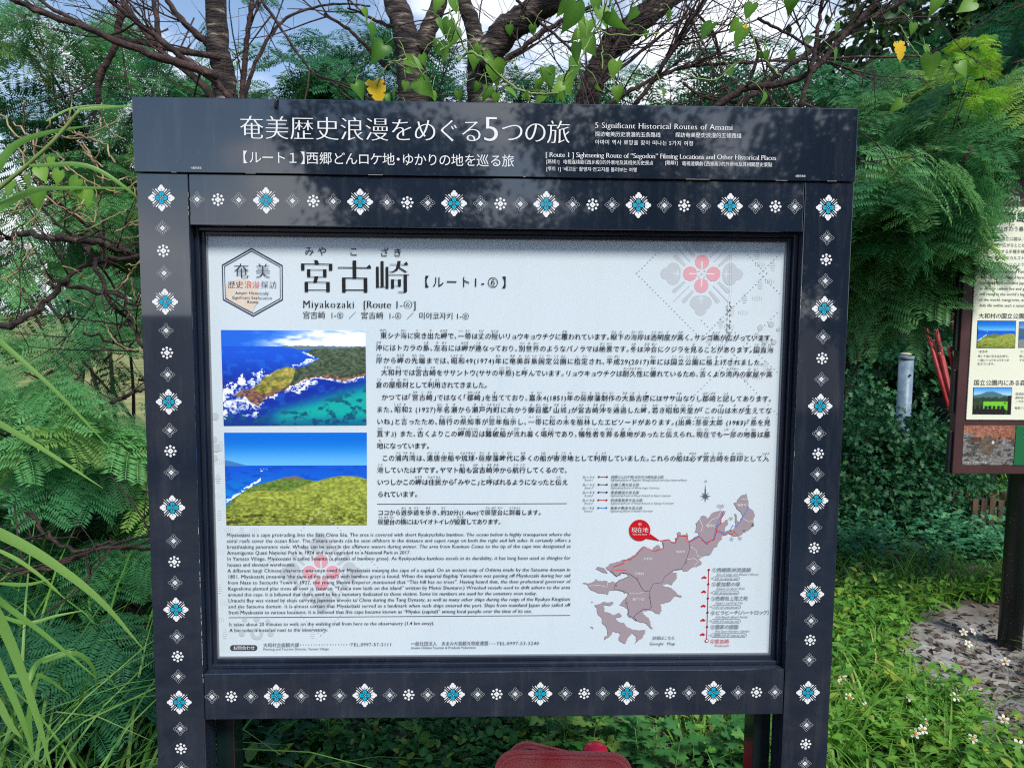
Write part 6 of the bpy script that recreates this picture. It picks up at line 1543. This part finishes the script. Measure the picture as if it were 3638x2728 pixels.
# grass strip farther back, and rough growth on the left
pg = np.vstack([world_pts(700, r9, 1.6, 5.0, 6.5, 9.0), world_pts(1100, r9, -4.2, -1.0, 3.4, 8.0)])
parts = []
for p in pg: tuft(parts, p, 5, r9.uniform(.25, .55), .014, r9, .06, .5, .7, (.1, .9))
V, F, t_ = merge(parts); stuff('rough_grass', 'rough tall grass growing in the field beyond the trees', 'grass', (V, F, t_), lm_grass)
pc = np.vstack([world_pts(900, r9, -2.4, -.75, 2.2, 4.2), on_ground(260, r9, [(130, 1500), (345, 1500), (345, 1720), (110, 1720)])])
d_, sm = plant_cloud(pc, [ovate, ovate2, lance], (6, 10), (.12, .34), (.06, .11), r9, (0, .7))
stuff('shaded_undergrowth', 'dark leafy undergrowth on the ground at the lower left', 'undergrowth', d_, lm_shrub)
# fallen leaves
pl_ = np.vstack([on_ground(700, r9, path_poly), on_ground(1500, r9, [(470, 1530), (1680, 1530), (1680, 1720), (470, 1720)]), world_pts(900, r9, -1.5, 2.5, 1.9, 4.5)])
n = len(pl_); D = norm(np.column_stack([r9.normal(size=(n, 2)), r9.normal(0, .25, n)]))
pl_[:, 2] += r9.uniform(.004, .02, n)
stuff('leaf_litter', 'brown dead leaves scattered on the bare soil', 'leaf litter', stack([ovate, ovate2, lance], r9.integers(0, 3, n), basis(D, np.column_stack([r9.normal(0, .4, (n, 2)), np.ones(n)])), pl_, r9.uniform(.02, .062, n), r9.uniform(0, 1, n)), lm_litter)

# ------------------------------------------------------------------ single plants that stand out
GM = 'mugwort plants below the sign'
def herb(name, label, cat, group, loc, n, hr, lr, tpls, lm, seed, stems=1):
    r = np.random.default_rng(seed); t_ = empty(name, loc, 0, label, cat, group)
    pts = np.array([[r.normal(0, .04*(stems > 1)), r.normal(0, .04*(stems > 1)), 0] for _ in range(stems)])
    (V, F, tt), sm = plant_cloud(pts, tpls, n, hr, lr, r, (.2, .9))
    link('leaves', npmesh('leaves', V, F, tt), t_, lm); sm.build('stem', m_stem, t_); return t_
for k, (x, y, lab) in enumerate(((1140, 1545, 'mugwort plant beside the tip of the fallen cone'), (1225, 1570, 'mugwort plant left of the crimson cone tip'), (1275, 1585, 'mugwort plant right above the crimson cone tip'), (1335, 1575, 'mugwort plant half way between the cone and the right leg'), (1400, 1600, 'large pale mugwort plant between the cone and the right leg'), (1370, 1640, 'mugwort plant at the bottom edge right of the cones'), (1440, 1640, 'mugwort plant near the bottom edge toward the right leg'), (1590, 1640, 'rosette of toothed leaves just left of the right leg'), (1620, 1660, 'low rosette at the foot of the right leg'))):
    c = gpt(x, y + 50); herb('mugwort_plant', lab, 'plant', GM, c, (9, 13), (.13, .24), (.085, .13), [mug], lm_mug, 300 + k, 3)
for k, (x, y, lab) in enumerate(((560, 1640, 'bright leafy weed left below the sign'), (620, 1650, 'bright pointed leaf weed under the bottom rail, right of the round leaves'), (700, 1600, 'pale weed in the middle left below the bottom rail'), (890, 1610, 'small weed left of the red cones'))):
    c = gpt(x, y + 40); herb('leafy_weed', lab, 'plant', 'leafy weeds below the sign', c, (8, 12), (.10, .2), (.07, .11), [ovate, lance], lm_herb, 340 + k, 2)
for k, (x, y, lab) in enumerate(((275, 1560, 'broad round leaf plant low left of the left post'), (300, 1600, 'large light leaf plant at the foot of the left post'), (225, 1590, 'dark creeping plant by the bottom left grass'))):
    c = gpt(x, y + 55); herb('broad_leaf_plant', lab, 'plant', 'broad leaved plants at the left post', c, (4, 7), (.08, .2), (.11, .17), [round_, ovate2], lm_clover, 360 + k, 2)
# white wildflowers
m_petal = leafmat('white_petal', (.80, .81, .78), (.84, .85, .82), (.8, .8, .7), rough=.6, trans=.3)
m_disc = mat('flower_disc', srgb(214, 150, 30), .7)
z8 = lambda x, y: ((2426 + x*.5484)/K, (1820 + y*.5484)/K)
FL = [(1035, 1065, 'white wildflower nearest the frame, upper one of the pair by the lower right corner'), (1010, 1108, 'white wildflower nearest the frame, lower one of the pair by the corner'), (1078, 1195, 'white wildflower hanging on the left of the grass below the pair'), (1185, 1255, 'white wildflower drooping above the forked yellowish leaf'),
      (1465, 1195, 'half opened white wildflower in the middle of the grass'), (1765, 1195, 'wide open white wildflower alone near the bare soil'), (1570, 1352, 'top white wildflower of the group of three'), (1555, 1405, 'middle white wildflower of the group of three'), (1505, 1430, 'left white wildflower of the group of three'),
      (2080, 1340, 'white wildflower by the right edge of the picture'), (1880, 1465, 'withered white wildflower low at the right'), (2175, 1500, 'white wildflower in the lower right corner'), (1820, 775, 'white wildflower lying over the leaf litter'), (1880, 770, 'second white wildflower over the leaf litter, right one'), (2090, 965, 'small white wildflower by the grey path'), (1850, 850, 'white wildflower at the edge of the grey path')]
for k, (x, y, lab) in enumerate(FL):
    px, py = z8(x, y); g0 = gpt(px, py + 62 if y > 900 else py + 40); hp = P(px, py, g0[1] - .03)
    f = empty('white_wildflower', g0, 0, lab, 'flower', 'white wildflowers right of the sign'); r = np.random.default_rng(400 + k)
    top_ = hp - g0; mb = MB(); mb.tube(smooth_path([(0, 0, -.02), top_*[.3, .5, .55] + [.012, 0, 0], top_], 5), .0014, 5); mb.build('stem', m_stem, f)
    nr = norm(np.array([r.normal(0, .5), -.7, .8])); a_ = basis(nr[None])[0]
    npet = 5; D = np.array([a_[:, 1]*math.cos(t) + a_[:, 2]*math.sin(t) + nr*.12 for t in np.arange(npet)*2*math.pi/npet + r.uniform(0, 1)])
    V, F, tt = stack([tpl_outline([(.0, .06), (.3, .2), (.7, .28), (.92, .2), (1, .06)], .08, .1)], np.zeros(npet, int), basis(D, np.tile(nr, (npet, 1))), np.tile(top_, (npet, 1)), np.full(npet, .0195), np.full(npet, .5))
    link('petals', npmesh('petals', V, F, tt), f, m_petal)
    mb = MB(); M_ = Matrix(np.column_stack([a_[:, 1], a_[:, 2], nr]).tolist()).to_4x4(); M_.translation = Vector(top_)
    mb.lathe([(.0062, -.002), (.0066, .002), (.004, .005), (.0008, .006)], 10, (0, 0, 0), M_); mb.build('disc', m_disc, f, True)
